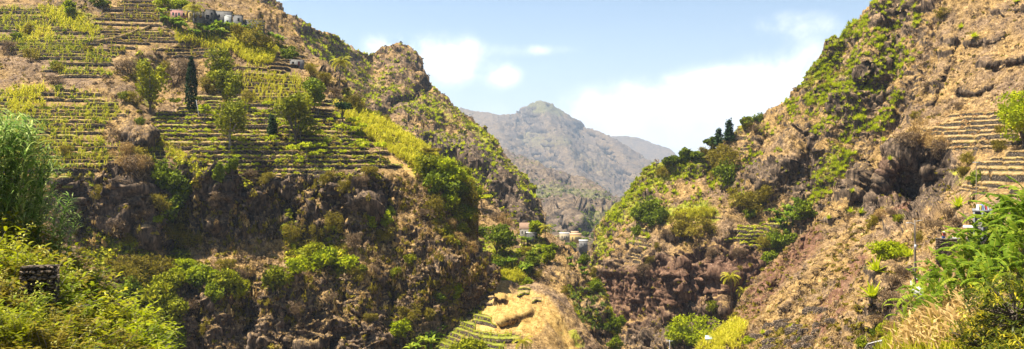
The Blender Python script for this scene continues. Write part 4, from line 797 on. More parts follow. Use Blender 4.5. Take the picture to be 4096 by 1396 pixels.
P, N = pick('far_peak', 400, None, 161, lambda L: (0.2 + L['green']), 0.15, 90.0); cover('far_scrub', 'scrub', P, rscale(400, 5.0, 12.0, 3), 'leaf_dark', 'dark scrub on the hazy far peak', 'scrub', 32, sink=1.0)
# straw along the lips of the terraces
for i, (k, n, a, b, m) in enumerate([('main', 5200, .25, .6, 'straw'), ('left', 3600, .25, .6, 'straw'), ('topl', 1800, .25, .6, 'straw'), ('topm', 2000, .25, .6, 'straw'), ('slope', 500, .25, .6, 'straw'), ('sp1', 900, .2, .4, 'leaf_cane'), ('sp3', 150, .2, .4, 'leaf_bright'), ('r1', 300, .3, .7, 'straw'), ('r2', 200, .3, .6, 'straw'), ('r3', 500, .3, .6, 'straw'), ('r4', 150, .3, .6, 'straw'), ('r5', 150, .3, .6, 'straw'), ('n1', 1000, .2, .6, 'straw'), ('n2', 900, .2, .6, 'straw'), ('n3', 200, .2, .5, 'straw')]):
    if k not in LIPS or not LIPS[k]: continue
    P = lip_points(k, n, 200 + i)
    cover('edge_grass', 'tuft_wide', P, rscale(n, a, b, i), m, 'tufts of grass along the wall tops of the ' + {'main': 'large left field', 'left': 'far left field', 'topl': 'top left corner field', 'topm': 'field below the houses', 'slope': 'terraces by the block hut', 'sp1': 'sandy spur foot', 'sp3': 'right shoulder of the sandy spur', 'r1': 'ridge beside the conifers', 'r2': 'terraces under the pale cane', 'r3': 'terraces above the brown cliff', 'r4': 'terraces left of the cave', 'r5': 'agave slope terraces', 'n1': 'upper right terraces', 'n2': 'terraces above the bananas', 'n3': 'terraces by the landslip'}[k], 'grass', 60 + i)
# maize on the left field: 250 plants of their own, the rest as one
PT_MZ = [t_maize(9, 70 + s).mesh('maize', 'leaf_maize') for s in range(4)]
def crop_individuals(name, meshes, P, sc, label, cat, group, seed=0):
    r = np.random.default_rng(seed)
    for i, p in enumerate(P):
        px_, py_ = proj(p); w_ = ', ' + ('upper' if py_ < 500 else 'upper middle' if py_ < 570 else 'lower middle' if py_ < 640 else 'lowest') + ' rows, ' + ('left' if px_ < 150 else 'middle' if px_ < 300 else 'right') + ' part'
        o = link(name, meshes[i % len(meshes)], None, p, r.random() * 6.28, float(sc[0] + (sc[1] - sc[0]) * r.random())); tag(o, label + w_, cat, group + w_)
POLY_ML = [(0, 560), (420, 430), (500, 470), (430, 640), (380, 735), (0, 735)]
crop_individuals('maize_plant', PT_MZ, bed_points('left', 230, 5, POLY_ML), (0.8, 1.5), 'young maize plant on the far left terraces', 'plant', 'maize plants on the far left terraces', 3)
P = bed_points('left', 1300, 6); cover('maize_rows', 'maize', P, rscale(1300, .7, 1.5, 4), 'leaf_maize', 'rows of young maize on the far left terraces', 'crop', 41)
P = bed_points('topl', 1200, 7); cover('maize_rows', 'maize', P, rscale(1200, .8, 1.7, 5), 'leaf_maize', 'maize and cane on the top left terraces', 'crop', 42)
P = bed_points('topm', 260, 8); cover('maize_rows', 'maize', P, rscale(260, .8, 1.6, 5), 'leaf_maize', 'maize on the terraces below the houses', 'crop', 43)
UP = [(980, 262), (1210, 300), (1270, 400), (1180, 450), (960, 420), (940, 330)]
P = bed_points('main', 650, 9, UP); cover('maize_rows', 'maize', P, rscale(650, .9, 1.6, 6), 'leaf_cane', 'pale maize on the upper part of the large left field', 'crop', 44)
LOW = [(600, 455), (940, 420), (1300, 450), (1600, 650), (1660, 700), (900, 705), (640, 560)]
P = bed_points('main', 1900, 10, LOW); cover('bean_plants', 'scrub', P, rscale(1900, .35, .95, 7), 'leaf_agave', 'low yellow-green bean plants on the large left field', 'crop', 45)
P = bed_points('sp1', 500, 11); cover('maize_rows', 'maize', P, rscale(500, .5, 1.0, 6), 'leaf_bright', 'young maize on the terraces at the sandy spur foot', 'crop', 46)
P = bed_points('r3', 500, 12); cover('bean_plants', 'scrub', P, rscale(500, .5, 1.0, 7), 'leaf_agave', 'yellow-green crop on the terraces above the brown cliff', 'crop', 47)
P = bed_points('n1', 160, 13); cover('dry_herbs', 'scrub_fine', P, rscale(160, .5, 1.2, 7), 'straw_rust', 'rust coloured herbs on the upper right terraces', 'herb', 48)
for i, (k, n) in enumerate([('main', 350), ('left', 350), ('topl', 300), ('topm', 200)]):
    P = bed_points(k, n, 30 + i); cover('field_weeds', 'scrub_fine', P, rscale(n, .5, 1.7, i), ['leaf_olive', 'leaf_green', 'leaf_green', 'leaf_olive'][i], 'weedy bushes growing over the ' + ['large left', 'far left', 'top left', 'house'][i] + ' terraces', 'scrub', 90 + i)
# cane strips
for i, (ln, poly, n, a, b, lab) in enumerate([
    ('hillside', [(1330, 420), (1400, 450), (1480, 500), (1600, 590), (1720, 660), (1690, 690), (1590, 640), (1480, 560), (1400, 500)], 950, 0.9, 2.4, 'bright cane strip running down the right edge of the large left field'),
    ('hillside', [(960, 130), (1050, 160), (1110, 210), (1090, 260), (1000, 260), (900, 190)], 900, 1.3, 2.3, 'bright cane above the round trees on the left hillside'),
    ('hillside', [(700, 130), (820, 150), (960, 200), (900, 220), (700, 170)], 260, 1.3, 2.2, 'cane below the row of houses'),
    ('hillside', [(1420, 440), (1540, 490), (1720, 600), (1760, 640), (1640, 600), (1500, 510)], 700, 1.2, 2.0, 'green cane along the ridge line of the left hillside'),
    ('hillside', [(20, 380), (180, 350), (170, 440), (40, 470)], 180, 1.4, 2.4, 'yellow cane at the left edge of the hillside'),
    ('hillside', [(150, 20), (330, 60), (400, 150), (280, 130), (150, 60)], 230, 1.4, 2.4, 'cane near the top left corner'),
    ('hillside', [(600, 540), (700, 590), (800, 660), (850, 710), (800, 720), (640, 590)], 700, 0.5, 1.0, 'bright yellow-green strip of vines beside the large left field'),
    ('valley_spur', [(1950, 1040), (2060, 1070), (2110, 1130), (1990, 1140), (1950, 1110)], 900, 1.2, 2.2, 'bright cane between the cliff and the sandy spur'),
    ('right_mountain', [(2700, 862), (2780, 845), (2860, 850), (2850, 872), (2720, 890)], 500, 1.4, 2.4, 'pale cane strip on the bench of the right mountain'),
    ('near_slope', [(2780, 1400), (2850, 1350), (2930, 1290), (2990, 1300), (2960, 1396), (2800, 1430)], 900, 0.9, 1.8, 'bright green cane at the foot of the red slope'),
    ('hillside', [(60, 100), (200, 100), (220, 160), (80, 180)], 160, 1.2, 2.0, 'cane patch on the top left terraces')]):
    P, N = pick(ln, n, poly, 300 + i, None); cover('cane', 'maize', P, rscale(n, a, b, i), 'leaf_cane', lab, 'cane', 80 + i, tilt=np.random.default_rng(i).normal(size=(n, 2)) * 0.12)
# ================================================================== agaves
AG = [t_rosette(26, 1, .21, 30 + s).mesh('agave', 'leaf_agave') for s in range(4)]
AGB = [t_rosette(34, 1, .13, 40 + s).mesh('agave_dark', 'leaf_agave_blue') for s in range(2)]
def agave_mask(L):
    return paint(L['px'], L['py'], AGS)
AGS = [([(2460, 870), (2530, 790), (2600, 710), (2690, 680), (2770, 670)], 60, 1.0), ([(2440, 930), (2400, 1040), (2420, 1000)], 35, 0.8), ([(2870, 720), (2900, 740)], 60, 1.0), ([(2640, 790), (2760, 770)], 60, 0.7),
       ([(3230, 340), (3330, 200), (3430, 100), (3520, 20)], 60, 1.0), ([(3200, 430), (3330, 330), (3450, 220), (3560, 130), (3620, 60)], 80, 0.85), ([(3130, 450), (3030, 540), (2990, 640)], 40, 0.6), ([(3280, 480), (3400, 380), (3500, 300), (3600, 220)], 80, 0.75),
       ([(3440, 480), (3380, 600), (3310, 720), (3240, 780)], 50, 1.0), ([(3560, 380), (3480, 520)], 60, 0.8), ([(2500, 940), (2560, 960)], 50, 0.6), ([(2890, 640), (2860, 660)], 30, 0.6), ([(3110, 620), (3170, 660)], 40, 0.4), ([(2950, 800)], 40, 0.5)]
P, N = pick('right_mountain', 2100, None, 400, lambda L: agave_mask(L) ** 1.3 * sstep(0.0, 0.25, L['N'][..., 2]), 0.12, 8.0)
r_ = np.random.default_rng(5); sc_ = 0.85 + 0.85 * r_.random(len(P)) ** 1.3
order = np.argsort(-(sc_ / P[:, 1])); ind = order[:300]; rest = order[300:]
for i, k in enumerate(ind):
    p = P[k]; px_, py_ = proj(p)
    where = 'on the skyline ridge of the right mountain' if px_ > 3050 and py_ < 250 else 'on the steep rocky face of the right mountain' if px_ > 3050 else 'on the green spur above the valley village' if px_ < 2620 else 'on the slope below the skyline trees'
    if 'steep' in where: where = 'on the ' + ('upper ' if py_ < 250 else 'middle ' if py_ < 480 else 'lower ') + ('left' if px_ < 3250 else 'central' if px_ < 3450 else 'right') + ' part of the rocky right mountain face'
    elif 'skyline ridge' in where: where += (', near the frame top' if py_ < 90 else ', lower down')
    o = link('agave', AG[i % 4], None, p - np.array([0, 0, 0.05]), float(r_.random() * 6.28), float(sc_[k])); tag(o, 'yellow-green agave rosette ' + where, 'agave', 'agaves ' + where)
cover('agave_mass', 'rosette', P[rest], sc_[rest], 'leaf_agave', 'smaller agave rosettes crowded over the right mountain', 'agave', 51, sink=0.05)
P, N = pick('mountain', 900, None, 402, lambda L: paint(L['px'], L['py'], [([(1250, 150), (1420, 280), (1560, 420)], 90, 0.7), ([(1560, 330), (1700, 430), (1850, 500)], 80, 0.8), ([(1880, 520), (2020, 640), (2110, 760)], 40, 0.9), ([(1620, 570), (1800, 620), (1950, 680)], 70, 0.5), ([(1480, 350), (1600, 250)], 70, 0.5)]), 0.1, 14.0)
cover('agave_mass', 'rosette', P, rscale(900, 0.9, 2.2, 9), 'leaf_agave', 'small agaves dotting the pointed mountain behind the terraces', 'agave', 52, sink=0.05)
P, N = pick('valley_spur', 200, [(2260, 1150), (2400, 1160), (2440, 1260), (2460, 1330), (2330, 1310), (2280, 1200)], 403); cover('agave_mass', 'rosette', P, rscale(200, 0.6, 1.2, 9), 'leaf_agave_blue', 'blue-green agaves on the dark rock right of the sandy spur', 'agave', 53)
for i, (x, y, s, lab) in enumerate([(3505, 1085, 2.4, 'large agave below the bright bush on the near slope'), (3628, 1035, 1.7, 'large agave just left of the street lamp'), (3485, 1195, 2.6, 'large agave on the ledge at the top of the dark rock'), (3828, 830, 2.3, 'tall agave on the rock above the stone lookout wall'), (3440, 850, 1.5, 'large agave on the ledge under the big cliff'), (3320, 880, 1.2, 'agave on the left end of the ledge under the cliff'), (3410, 770, 1.2, 'agave on the narrow rib left of the big cliff'), (3400, 845, 1.6, 'agave beside the largest one on the ledge under the cliff'),
                               (3560, 640, 1.3, 'agave at the left foot of the overhanging rock'), (3530, 560, 1.4, 'agave at the left end of the upper right terraces'), (3840, 110, 1.8, 'round agave high on the dry upper right slope'), (3890, 150, 2.0, 'largest agave high on the dry upper right slope'), (4060, 5, 1.6, 'agave at the top right corner of the picture'), (3160, 1310, 1.0, 'agave below the landslip at its left edge'), (3045, 1330, 1.0, 'agave between the bright cane and landslip terraces'), (3070, 1370, 1.2, 'agave at the bottom edge left of the landslip')]):
    p = ground_at(x, y, 'near_slope'); o = link('agave', AG[i % 4], None, p, i * 1.3, s); tag(o, lab, 'agave', 'large agaves on the near slope')
# ================================================================== trees
BARK = {}
def tree(name, label, px, py, hpx, wpx, lay, mat='leaf_green', kind='round', seed=0, trunk=0.3, leaf=None, group=None, cat='tree', bark='bark', dens=1.0, lean=0.0):
    p = ground_at(px, py, lay); D = p[1]; H = hpx / FPX * D; W = wpx / FPX * D; lf = leaf or D / 887.0 * 2.9
    root = empty(name, p - np.array([0, 0, 0.15])); tag(root, label, cat, group); r = np.random.default_rng(seed + int(px))
    tb = MB(); cb = MB()
    if kind == 'round':
        c = np.array([lean * W, 0, H * (trunk + (1 - trunk) * 0.48)]); rz = H * (1 - trunk) * 0.5
        nl = 15; per = int(min(430, max(50, dens * 4.0 * W * W / lf ** 2 * 2.2 / nl + 50)))
        lobes_crown(cb, c, W * 0.48, W * 0.45, rz, nl, per, lf, 0.6, seed + int(px), 0.1, 0.40, hollow=0.82)
        top = c + (0, 0, rz * 0.2); t0 = max(0.06, H * 0.022)
        tb.tube([(0, 0, -0.4), (lean * W * 0.3, 0, H * trunk * 0.6), (lean * W * 0.7, 0, H * trunk * 1.1), top], [t0 * 1.3, t0, t0 * 0.8, t0 * 0.25], 7)
        for k in range(7):
            a = k * 0.9 + r.random(); e = c + np.array([math.cos(a) * W * 0.36, math.sin(a) * W * 0.34, rz * (r.random() * 0.9 - 0.3)])
            b0 = np.array([lean * W * 0.6, 0, H * trunk * (0.9 + 0.5 * r.random())]); tb.tube([b0, (b0 * 0.45 + e * 0.55) + (0, 0, 0.06 * H), e], [t0 * 0.55, t0 * 0.35, t0 * 0.1], 5)
    elif kind == 'cypress':
        n = int(1500 * dens); z = r.random(n) ** 0.8; a = r.random(n) * 6.28; prof = np.interp(z, [0, .08, .3, .6, .85, 1], [.6, .95, 1, .8, .5, .05])
        rr = W * 0.5 * prof * (0.7 + 0.3 * r.random(n) ** 0.5) * (1 + 0.15 * np.sin(a * 3 + z * 25)); P = np.stack([np.cos(a) * rr, np.sin(a) * rr, H * (0.05 + 0.95 * z)], 1)
        leafquads(cb, P, lf * 1.1, 0.45, np.stack([np.cos(a), np.sin(a), 0.5 + 0 * a], 1), r); tb.tube([(0, 0, -0.4), (0, 0, H * 0.9)], [H * 0.014, 0.02], 6)
    elif kind == 'conifer':
        tb.tube([(0, 0, -0.4), (0.01 * H, 0, H * 0.5), (0, 0, H * 0.98)], [H * 0.016, H * 0.011, 0.02], 6); nt_ = 9
        for k in range(nt_):
            u = k / (nt_ - 1); z = H * (trunk + (1 - trunk) * u * 0.97); br = W * 0.5 * (1 - u) ** 0.75 * (0.75 + 0.4 * r.random()) + 0.15
            for q in range(7):
                a = q * 0.9 + k * 0.5 + r.normal() * 0.2; L_ = br * (0.6 + 0.5 * r.random()); e = np.array([math.cos(a) * L_, math.sin(a) * L_, z + L_ * 0.18])
                tb.tube([(0, 0, z), e], [H * 0.004, 0.012], 3, cap=False); m = int(9 + L_ / lf * 5); f = 0.25 + 0.75 * r.random((m, 1)); P = np.array([0, 0, z]) * (1 - f) + e * f + r.normal(size=(m, 3)) * lf * 0.4
                leafquads(cb, P, lf * 0.95, 0.45, np.array([[0, 0, 1.0]]) * np.ones((m, 1)), r)
    elif kind == 'umbrella':
        t0 = H * 0.016
        for k in range(9):
            a = k * 2.4; rr = W * 0.34 * math.sqrt((k + 0.3) / 9); e = np.array([math.cos(a) * rr, math.sin(a) * rr, H * (0.80 + 0.10 * r.random())]); b0 = np.array([0, 0, H * (0.35 + 0.2 * r.random())])
            tb.tube([b0, b0 * 0.4 + e * 0.6 + (0, 0, 0.03 * H), e], [t0 * 0.6, t0 * 0.4, 0.02], 4); n = int(60 * dens); q = r.normal(size=(n, 3)); q /= np.linalg.norm(q, axis=1)[:, None]
            leafquads(cb, e + q * np.array([W * 0.2, W * 0.2, H * 0.07]) * r.random((n, 1)) ** 0.4, lf, 0.55, np.array([[0, 0, 1.0]]) * np.ones((n, 1)), r)
        tb.tube([(0, 0, -0.4), (0.03 * H, 0, H * 0.3), (0, 0, H * 0.78)], [t0 * 1.2, t0, t0 * 0.4], 6)
    elif kind == 'bare':
        tb.tube([(0, 0, -0.4), (0.02 * H, 0, H * 0.5), (0.0, 0.01 * H, H)], [H * 0.012 + 0.04, H * 0.008 + 0.03, 0.02], 5)
        for k in range(12):
            z = H * (0.3 + 0.65 * r.random()); a = r.random() * 6.28; L_ = W * 0.5 * (0.4 + 0.6 * r.random()); tb.tube([(0.01 * H, 0, z), (math.cos(a) * L_ * 0.6, math.sin(a) * L_ * 0.6, z + L_ * 0.5), (math.cos(a) * L_, math.sin(a) * L_, z + L_ * 1.1)], [0.05, 0.035, 0.015], 3)
        n = 40; leafquads(cb, np.stack([r.normal(size=n) * W * 0.2, r.normal(size=n) * W * 0.2, H * (0.4 + 0.6 * r.random(n))], 1), lf * 0.7, 0.5, None, r)
    tb.build('trunk', bark, root, smooth=True)
    if cb.n: cb.build('crown', mat, root)
    return root
def palm(label, px, py, hpx, wpx, lay, seed=0, group='palms', lean=0.05, nfr=20):
    p = ground_at(px, py, lay); D = p[1]; H = hpx / FPX * D; W = wpx / FPX * D; r = np.random.default_rng(seed)
    root = empty('palm_tree', p - np.array([0, 0, 0.15])); tag(root, label, 'palm', group)
    top = np.array([lean * H, 0, H * 0.82]); t = max(0.13, H * 0.012)
    MB().tube([(0, 0, -0.3), (lean * H * 0.1, 0, H * 0.28), (lean * H * 0.5, 0, H * 0.58), top], [t * 1.35, t, t * 0.9, t * 0.8], 7).build('trunk', 'bark', root, smooth=True)
    L_ = W * 0.56
    for k in range(nfr):
        mb = MB(); a = k * 2.39996; el = R(72 - 95 * (k / nfr) ** 0.9) + r.normal() * 0.1; h = np.array([math.cos(a), math.sin(a), 0]); sd = np.array([-h[1], h[0], 0]); q = np.zeros(3); e = el; spine = [q.copy()]
        for s_ in range(8): q = q + (h * math.cos(e) + np.array([0, 0, math.sin(e)])) * L_ / 8; e -= 0.22 + 0.05 * r.random(); spine.append(q.copy())
        mb.tube(spine, [0.05] * 4 + [0.03] * 4 + [0.015], 3, 0.6, False)
        for s_ in range(1, 9):
            for sg in (-1, 1):
                b = spine[s_]; ll = L_ * 0.26 * math.sin(math.pi * (0.15 + 0.8 * s_ / 9)); dr = sd * sg * 0.8 + h * 0.45 + np.array([0, 0, -0.35 - 0.25 * r.random()]); dr /= np.linalg.norm(dr); wv = h * L_ * 0.05
                ti = 0.25 + 0.5 * r.random() + (0.3 if k > nfr * 0.75 else 0); mb.add([b - wv, b + wv, b + dr * ll * 0.6 + wv * 0.8, b + dr * ll, b + dr * ll * 0.6 - wv * 0.6], None, [(0, 1, 2), (0, 2, 4), (4, 2, 3)], ti)
        mb.build('frond', 'palm_leaf', root, top)
    return root
HSL = 'hillside'
for a in [('mango_tree', 'tall round yellow-green mango tree just left of the cypress', 605, 447, 232, 135, HSL, 'leaf_yellow_green', 'round', 1, 0.12),
          ('cypress_tree', 'tall narrow dark cypress on the terraces', 762, 440, 222, 46, HSL, 'leaf_dark', 'cypress', 2),
          ('broadleaf_tree', 'spreading tree at the top of the row of three, beneath the cane', 868, 345, 165, 140, HSL, 'leaf_yellow_green', 'round', 3, 0.2),
          ('broadleaf_tree', 'middle one of three yellowish trees right of the cypress', 905, 430, 160, 140, HSL, 'leaf_yellow_green', 'round', 4, 0.15),
          ('broadleaf_tree', 'lowest of three yellowish trees, its pale trunk showing over the terraces', 915, 590, 210, 140, HSL, 'leaf_yellow_green', 'round', 5, 0.25),
          ('mango_tree', 'widest round tree in the middle of the large terraced field', 1185, 565, 215, 175, HSL, 'leaf_yellow_green', 'round', 6, 0.12),
          ('broadleaf_tree', 'leafy tree with dark underside behind the widest round tree', 1262, 445, 140, 110, HSL, 'leaf_green', 'round', 7, 0.3),
          ('pine_tree', 'small flat-topped pine with bare trunk near the field edge', 1374, 525, 130, 75, HSL, 'leaf_dark', 'umbrella', 8),
          ('conifer_tree', 'small dark conifer left of the widest round tree', 1090, 540, 85, 40, HSL, 'leaf_dark', 'conifer', 9, 0.25),
          ('broadleaf_tree', 'bright small tree on the slope near the top left corner', 278, 62, 66, 62, HSL, 'leaf_bright', 'round', 10, 0.15),
          ('bare_tree', 'thin bare tree beside the last of the hilltop houses', 1105, 150, 85, 26, HSL, 'scrub_brown', 'bare', 11),
          ('bare_tree', 'thin bare tree above the small block hut', 1198, 228, 76, 22, HSL, 'scrub_brown', 'bare', 12),
          ('small_tree', 'left one of two dark green small trees at the cliff top', 880, 722, 80, 48, HSL, 'leaf_green', 'round', 13, 0.1),
          ('small_tree', 'right one of two dark green small trees at the cliff top', 928, 716, 86, 52, HSL, 'leaf_green', 'round', 14, 0.1),
          ('acacia_tree', 'feathery acacia on the shoulder where the hillside drops into the valley', 1725, 640, 60, 90, HSL, 'leaf_olive', 'umbrella', 15),
          ('acacia_tree', 'flat-topped bright acacia at the right edge of the cliff', 1925, 830, 62, 90, 'valley_spur', 'leaf_bright', 'umbrella', 16),
          ('broadleaf_tree', 'large dark green tree below the cliff, left of the stone house', 1985, 1015, 135, 140, 'valley_spur', 'leaf_green', 'round', 17, 0.15),
          ('broadleaf_tree', 'tree standing behind the stone house at its right', 2150, 940, 66, 60, 'valley_spur', 'leaf_bright', 'round', 18, 0.2),
          ('round_bush_tree', 'dense round bright tree below the stone house', 2194, 1048, 78, 56, 'valley_spur', 'leaf_bright', 'round', 19, 0.08),
          ('broadleaf_tree', 'wide bright tree at the bottom edge under the brown cliff', 2765, 1400, 155, 200, 'right_mountain', 'leaf_bright', 'round', 20, 0.2),
          ('conifer_tree', 'taller of the two conifers on the skyline ridge', 2912, 562, 84, 54, 'right_mountain', 'leaf_dark', 'conifer', 21, 0.12),
          ('conifer_tree', 'shorter of the two conifers on the skyline ridge', 2866, 578, 62, 36, 'right_mountain', 'leaf_dark', 'conifer', 22, 0.2),
          ('broadleaf_tree', 'round tree below the shorter conifer on the skyline', 2842, 594, 54, 60, 'right_mountain', 'leaf_green', 'round', 23, 0.3),
          ('broadleaf_tree', 'dense dark tree on the skyline, highest of the grove', 2738, 640, 58, 66, 'right_mountain', 'leaf_green', 'round', 24, 0.08),
          ('broadleaf_tree', 'low spreading tree at the left of the skyline grove', 2690, 664, 50, 84, 'right_mountain', 'leaf_green', 'round', 25, 0.1),
          ('broadleaf_tree', 'small bushy tree at the right of the skyline grove', 2788, 636, 36, 56, 'right_mountain', 'leaf_green', 'round', 26, 0.05),
          ('bare_tree', 'thin half-bare tree at the left end of the skyline ridge', 2630, 672, 42, 26, 'right_mountain', 'scrub_brown', 'bare', 27),
          ('broadleaf_tree', 'dark wind-bent tree on the upper skyline ridge', 2985, 505, 40, 60, 'right_mountain', 'leaf_green', 'round', 28, 0.1),
          ('broadleaf_tree', 'dark leafy tree in the gully behind the bananas', 3205, 880, 84, 120, 'right_mountain', 'leaf_green', 'round', 29, 0.1),
          ('broadleaf_tree', 'dark leafy tree lower down in the gully', 3130, 1000, 110, 110, 'right_mountain', 'leaf_green', 'round', 30, 0.1),
          ('broadleaf_tree', 'smaller dark tree at the mouth of the gully', 3085, 1075, 80, 80, 'right_mountain', 'leaf_green', 'round', 31, 0.1),
          ('broadleaf_tree', 'leafy tree cut by the right edge of the picture above the terraces', 4090, 590, 235, 240, 'near_slope', 'leaf_bright', 'round', 32, 0.12),
          ('papaya_tree', 'small bright tree clinging to the middle of the cliff', 1490, 905, 60, 56, HSL, 'leaf_bright', 'round', 33, 0.1),
          ('papaya_tree', 'bright green tree right of the one clinging to the cliff', 1540, 905, 72, 60, HSL, 'leaf_bright', 'round', 34, 0.1),
          ('bush_tree', 'bright bush at the cliff foot beside the sandy spur', 1822, 1196, 66, 70, HSL, 'leaf_bright', 'round', 35, 0.05),
          ('bush_tree', 'wide bush in front of the terraces at the sandy spur foot', 1850, 1440, 85, 180, 'dry_spur', 'leaf_yellow_green', 'round', 36, 0.05),
          ('bush_tree', 'bush at the right end of the dark rock beside the valley gap', 2478, 1330, 80, 70, 'valley_spur', 'leaf_green', 'round', 37, 0.05),
          ('bush_tree', 'bright spreading bush on the near slope above the large agave', 3535, 1035, 84, 160, 'near_slope', 'leaf_bright', 'round', 38, 0.05)]:
    nm = a[0]; tree(*a, bark='bark_pale' if 'pale trunk' in a[1] else 'bark', cat='tree' if 'bush_tree' not in nm or 'round' in nm else 'bush')
palm('coconut palm on the ridge line of the left hillside', 1362, 345, 125, 95, HSL, 1)
palm('yellowing palm in front of the pink house', 781, 118, 120, 90, HSL, 2, lean=-0.03)
palm('taller of the two coconut palms below the brown cliff', 2930, 1275, 205, 85, 'right_mountain', 3, lean=-0.03)
palm('shorter of the two coconut palms below the brown cliff', 2972, 1262, 135, 70, 'right_mountain', 4, lean=0.02)
palm('small palm beside the stone house', 2182, 952, 62, 66, 'valley_spur', 5)
palm('small palm at the bottom edge on the sandy spur', 2088, 1420, 75, 90, 'dry_spur', 6)
# papayas / cassavas on the terraces
PAP = []
for s in range(4):
    V_, Q_, T_, ti_ = t_papaya(s).arrays(); PAP.append(mesh_np('papaya_crown', V_, [Q_, T_], 'leaf_agave', tint=ti_))
PAPT = MB().tube([(0, 0, -0.05), (0.02, 0, 0.5), (0, 0.01, 0.9)], [0.028, 0.022, 0.015], 5).mesh('papaya_stem', 'bark_pale')
P = bed_points('main', 75, 21, LOW); P = P[np.argsort(proj(P)[0])]; r_ = np.random.default_rng(8)
for i, p in enumerate(P):
    s = 1.6 + 2.2 * r_.random() ** 2; o = empty('papaya_plant', p, r_.random() * 6.28); o.scale = (s, s, s); link('stem', PAPT, o); tag(link('crown', PAP[i % 4], o), kind='stuff'); tag(o, 'slender papaya plant on the large left field, ' + (ORD[i] + ' from left' if i < 38 else ORD[len(P) - 1 - i] + ' from right'), 'plant', 'papaya plants on the large left field')
# ------------------------------------------------------------------ shrubs placed one by one
SH = {k: [f(s) for s in range(3)] for k, f in dict(
    green=lambda s: t_shrub(s, 80, 11, .13).mesh('shrub', 'leaf_green'), bright=lambda s: t_shrub(10 + s, 80, 11, .13).mesh('shrub', 'leaf_bright'), olive=lambda s: t_shrub(20 + s, 90, 11, .12, 0.3).mesh('shrub', 'leaf_olive'),
    brown=lambda s: t_shrub(30 + s, 90, 11, .13, 0.2).mesh('shrub', 'scrub_brown'), yellow=lambda s: t_shrub(40 + s, 90, 11, .13).mesh('shrub', 'leaf_yellow_green'), straw=lambda s: t_shrub(50 + s, 90, 11, .14, 0.15).mesh('shrub', 'straw'),
    hang=lambda s: t_shrub(60 + s, 110, 10, .13, 0.22, 0.0, 1.7, 0.6).mesh('shrub', 'leaf_olive')).items()}
CN = dict(green='green', bright='bright green', olive='olive', brown='brown twiggy', yellow='yellow-green', straw='straw coloured', hang='tall hanging olive')
def shrubs(lay, where, group, items, seed=0):
    r = np.random.default_rng(seed); cnt = {}; lst = []
    for k, px, py, w in items: cnt[k] = cnt.get(k, 0) + 1
    rank = {}
    for k in cnt:
        its = sorted([i for i in range(len(items)) if items[i][0] == k], key=lambda q: items[q][1])
        for n_, q in enumerate(its): rank[q] = (n_, len(its))
    for q, (k, px, py, w) in enumerate(items):
        p = ground_at(px, py, lay); s = w / FPX * p[1]; n_, m = rank[q]
        o = link('shrub', SH[k][q % 3], None, p - np.array([0, 0, 0.12 * s]), r.random() * 6.28, (s, s, s * (0.85 + 0.3 * r.random())))
        tag(o, CN[k] + ' shrub ' + where + ('' if m == 1 else ', ' + ORD[n_] + ' such from left'), 'shrub', group)
shrubs(HSL, 'hanging on the black cliff', 'shrubs on the black cliff', [('green', 660, 745, 120), ('green', 700, 790, 130), ('olive', 640, 830, 90), ('bright', 735, 800, 70), ('bright', 645, 890, 50), ('green', 690, 860, 110), ('olive', 730, 900, 110), ('olive', 760, 980, 100), ('olive', 700, 950, 90),
    ('hang', 1165, 960, 70), ('hang', 1325, 940, 75), ('hang', 1270, 960, 60), ('olive', 1220, 980, 110), ('yellow', 1240, 1040, 120), ('bright', 1300, 1070, 110), ('bright', 1370, 1080, 110), ('bright', 1200, 1090, 90), ('yellow', 1110, 1150, 120), ('olive', 1420, 1110, 70), ('yellow', 1440, 1080, 50), ('olive', 1370, 760, 60), ('olive', 1310, 720, 70), ('brown', 1440, 740, 60), ('olive', 1480, 720, 70), ('green', 1560, 860, 50), ('olive', 1540, 970, 70), ('brown', 1420, 980, 80), ('yellow', 1640, 1040, 50), ('brown', 1000, 720, 70), ('olive', 1060, 730, 60), ('brown', 870, 800, 70), ('brown', 560, 700, 120), ('straw', 520, 690, 130), ('olive', 600, 680, 90), ('brown', 480, 950, 90), ('olive', 520, 960, 70), ('brown', 560, 880, 70), ('hang', 400, 800, 60), ('brown', 1180, 1250, 70), ('brown', 1700, 880, 70), ('olive', 1760, 820, 60), ('straw', 1800, 900, 60), ('straw', 1840, 960, 60)], 1)
shrubs(HSL, 'on the bench below the black cliff', 'shrubs below the black cliff', [('bright', 745, 1070, 75), ('bright', 770, 1110, 80), ('bright', 840, 1120, 80), ('green', 800, 1130, 110), ('bright', 720, 1120, 80), ('olive', 900, 1070, 80), ('brown', 970, 1120, 70), ('yellow', 900, 1150, 110), ('yellow', 960, 1180, 100), ('olive', 580, 1080, 110), ('olive', 640, 1110, 130), ('yellow', 680, 1170, 120), ('olive', 560, 1150, 120), ('yellow', 620, 1230, 140), ('yellow', 700, 1260, 110), ('green', 520, 1180, 90), ('olive', 480, 1090, 90), ('brown', 760, 1240, 80), ('green', 860, 1190, 80), ('yellow', 660, 1330, 130), ('green', 720, 1370, 90), ('olive', 800, 1330, 60), ('bright', 1600, 1330, 80), ('olive', 1480, 1280, 60), ('brown', 1330, 1200, 60), ('olive', 1640, 1270, 90), ('bright', 1590, 1360, 70), ('olive', 1720, 1270, 60), ('yellow', 1580, 1100, 50), ('green', 1760, 1200, 50), ('brown', 1500, 1080, 50)], 2)
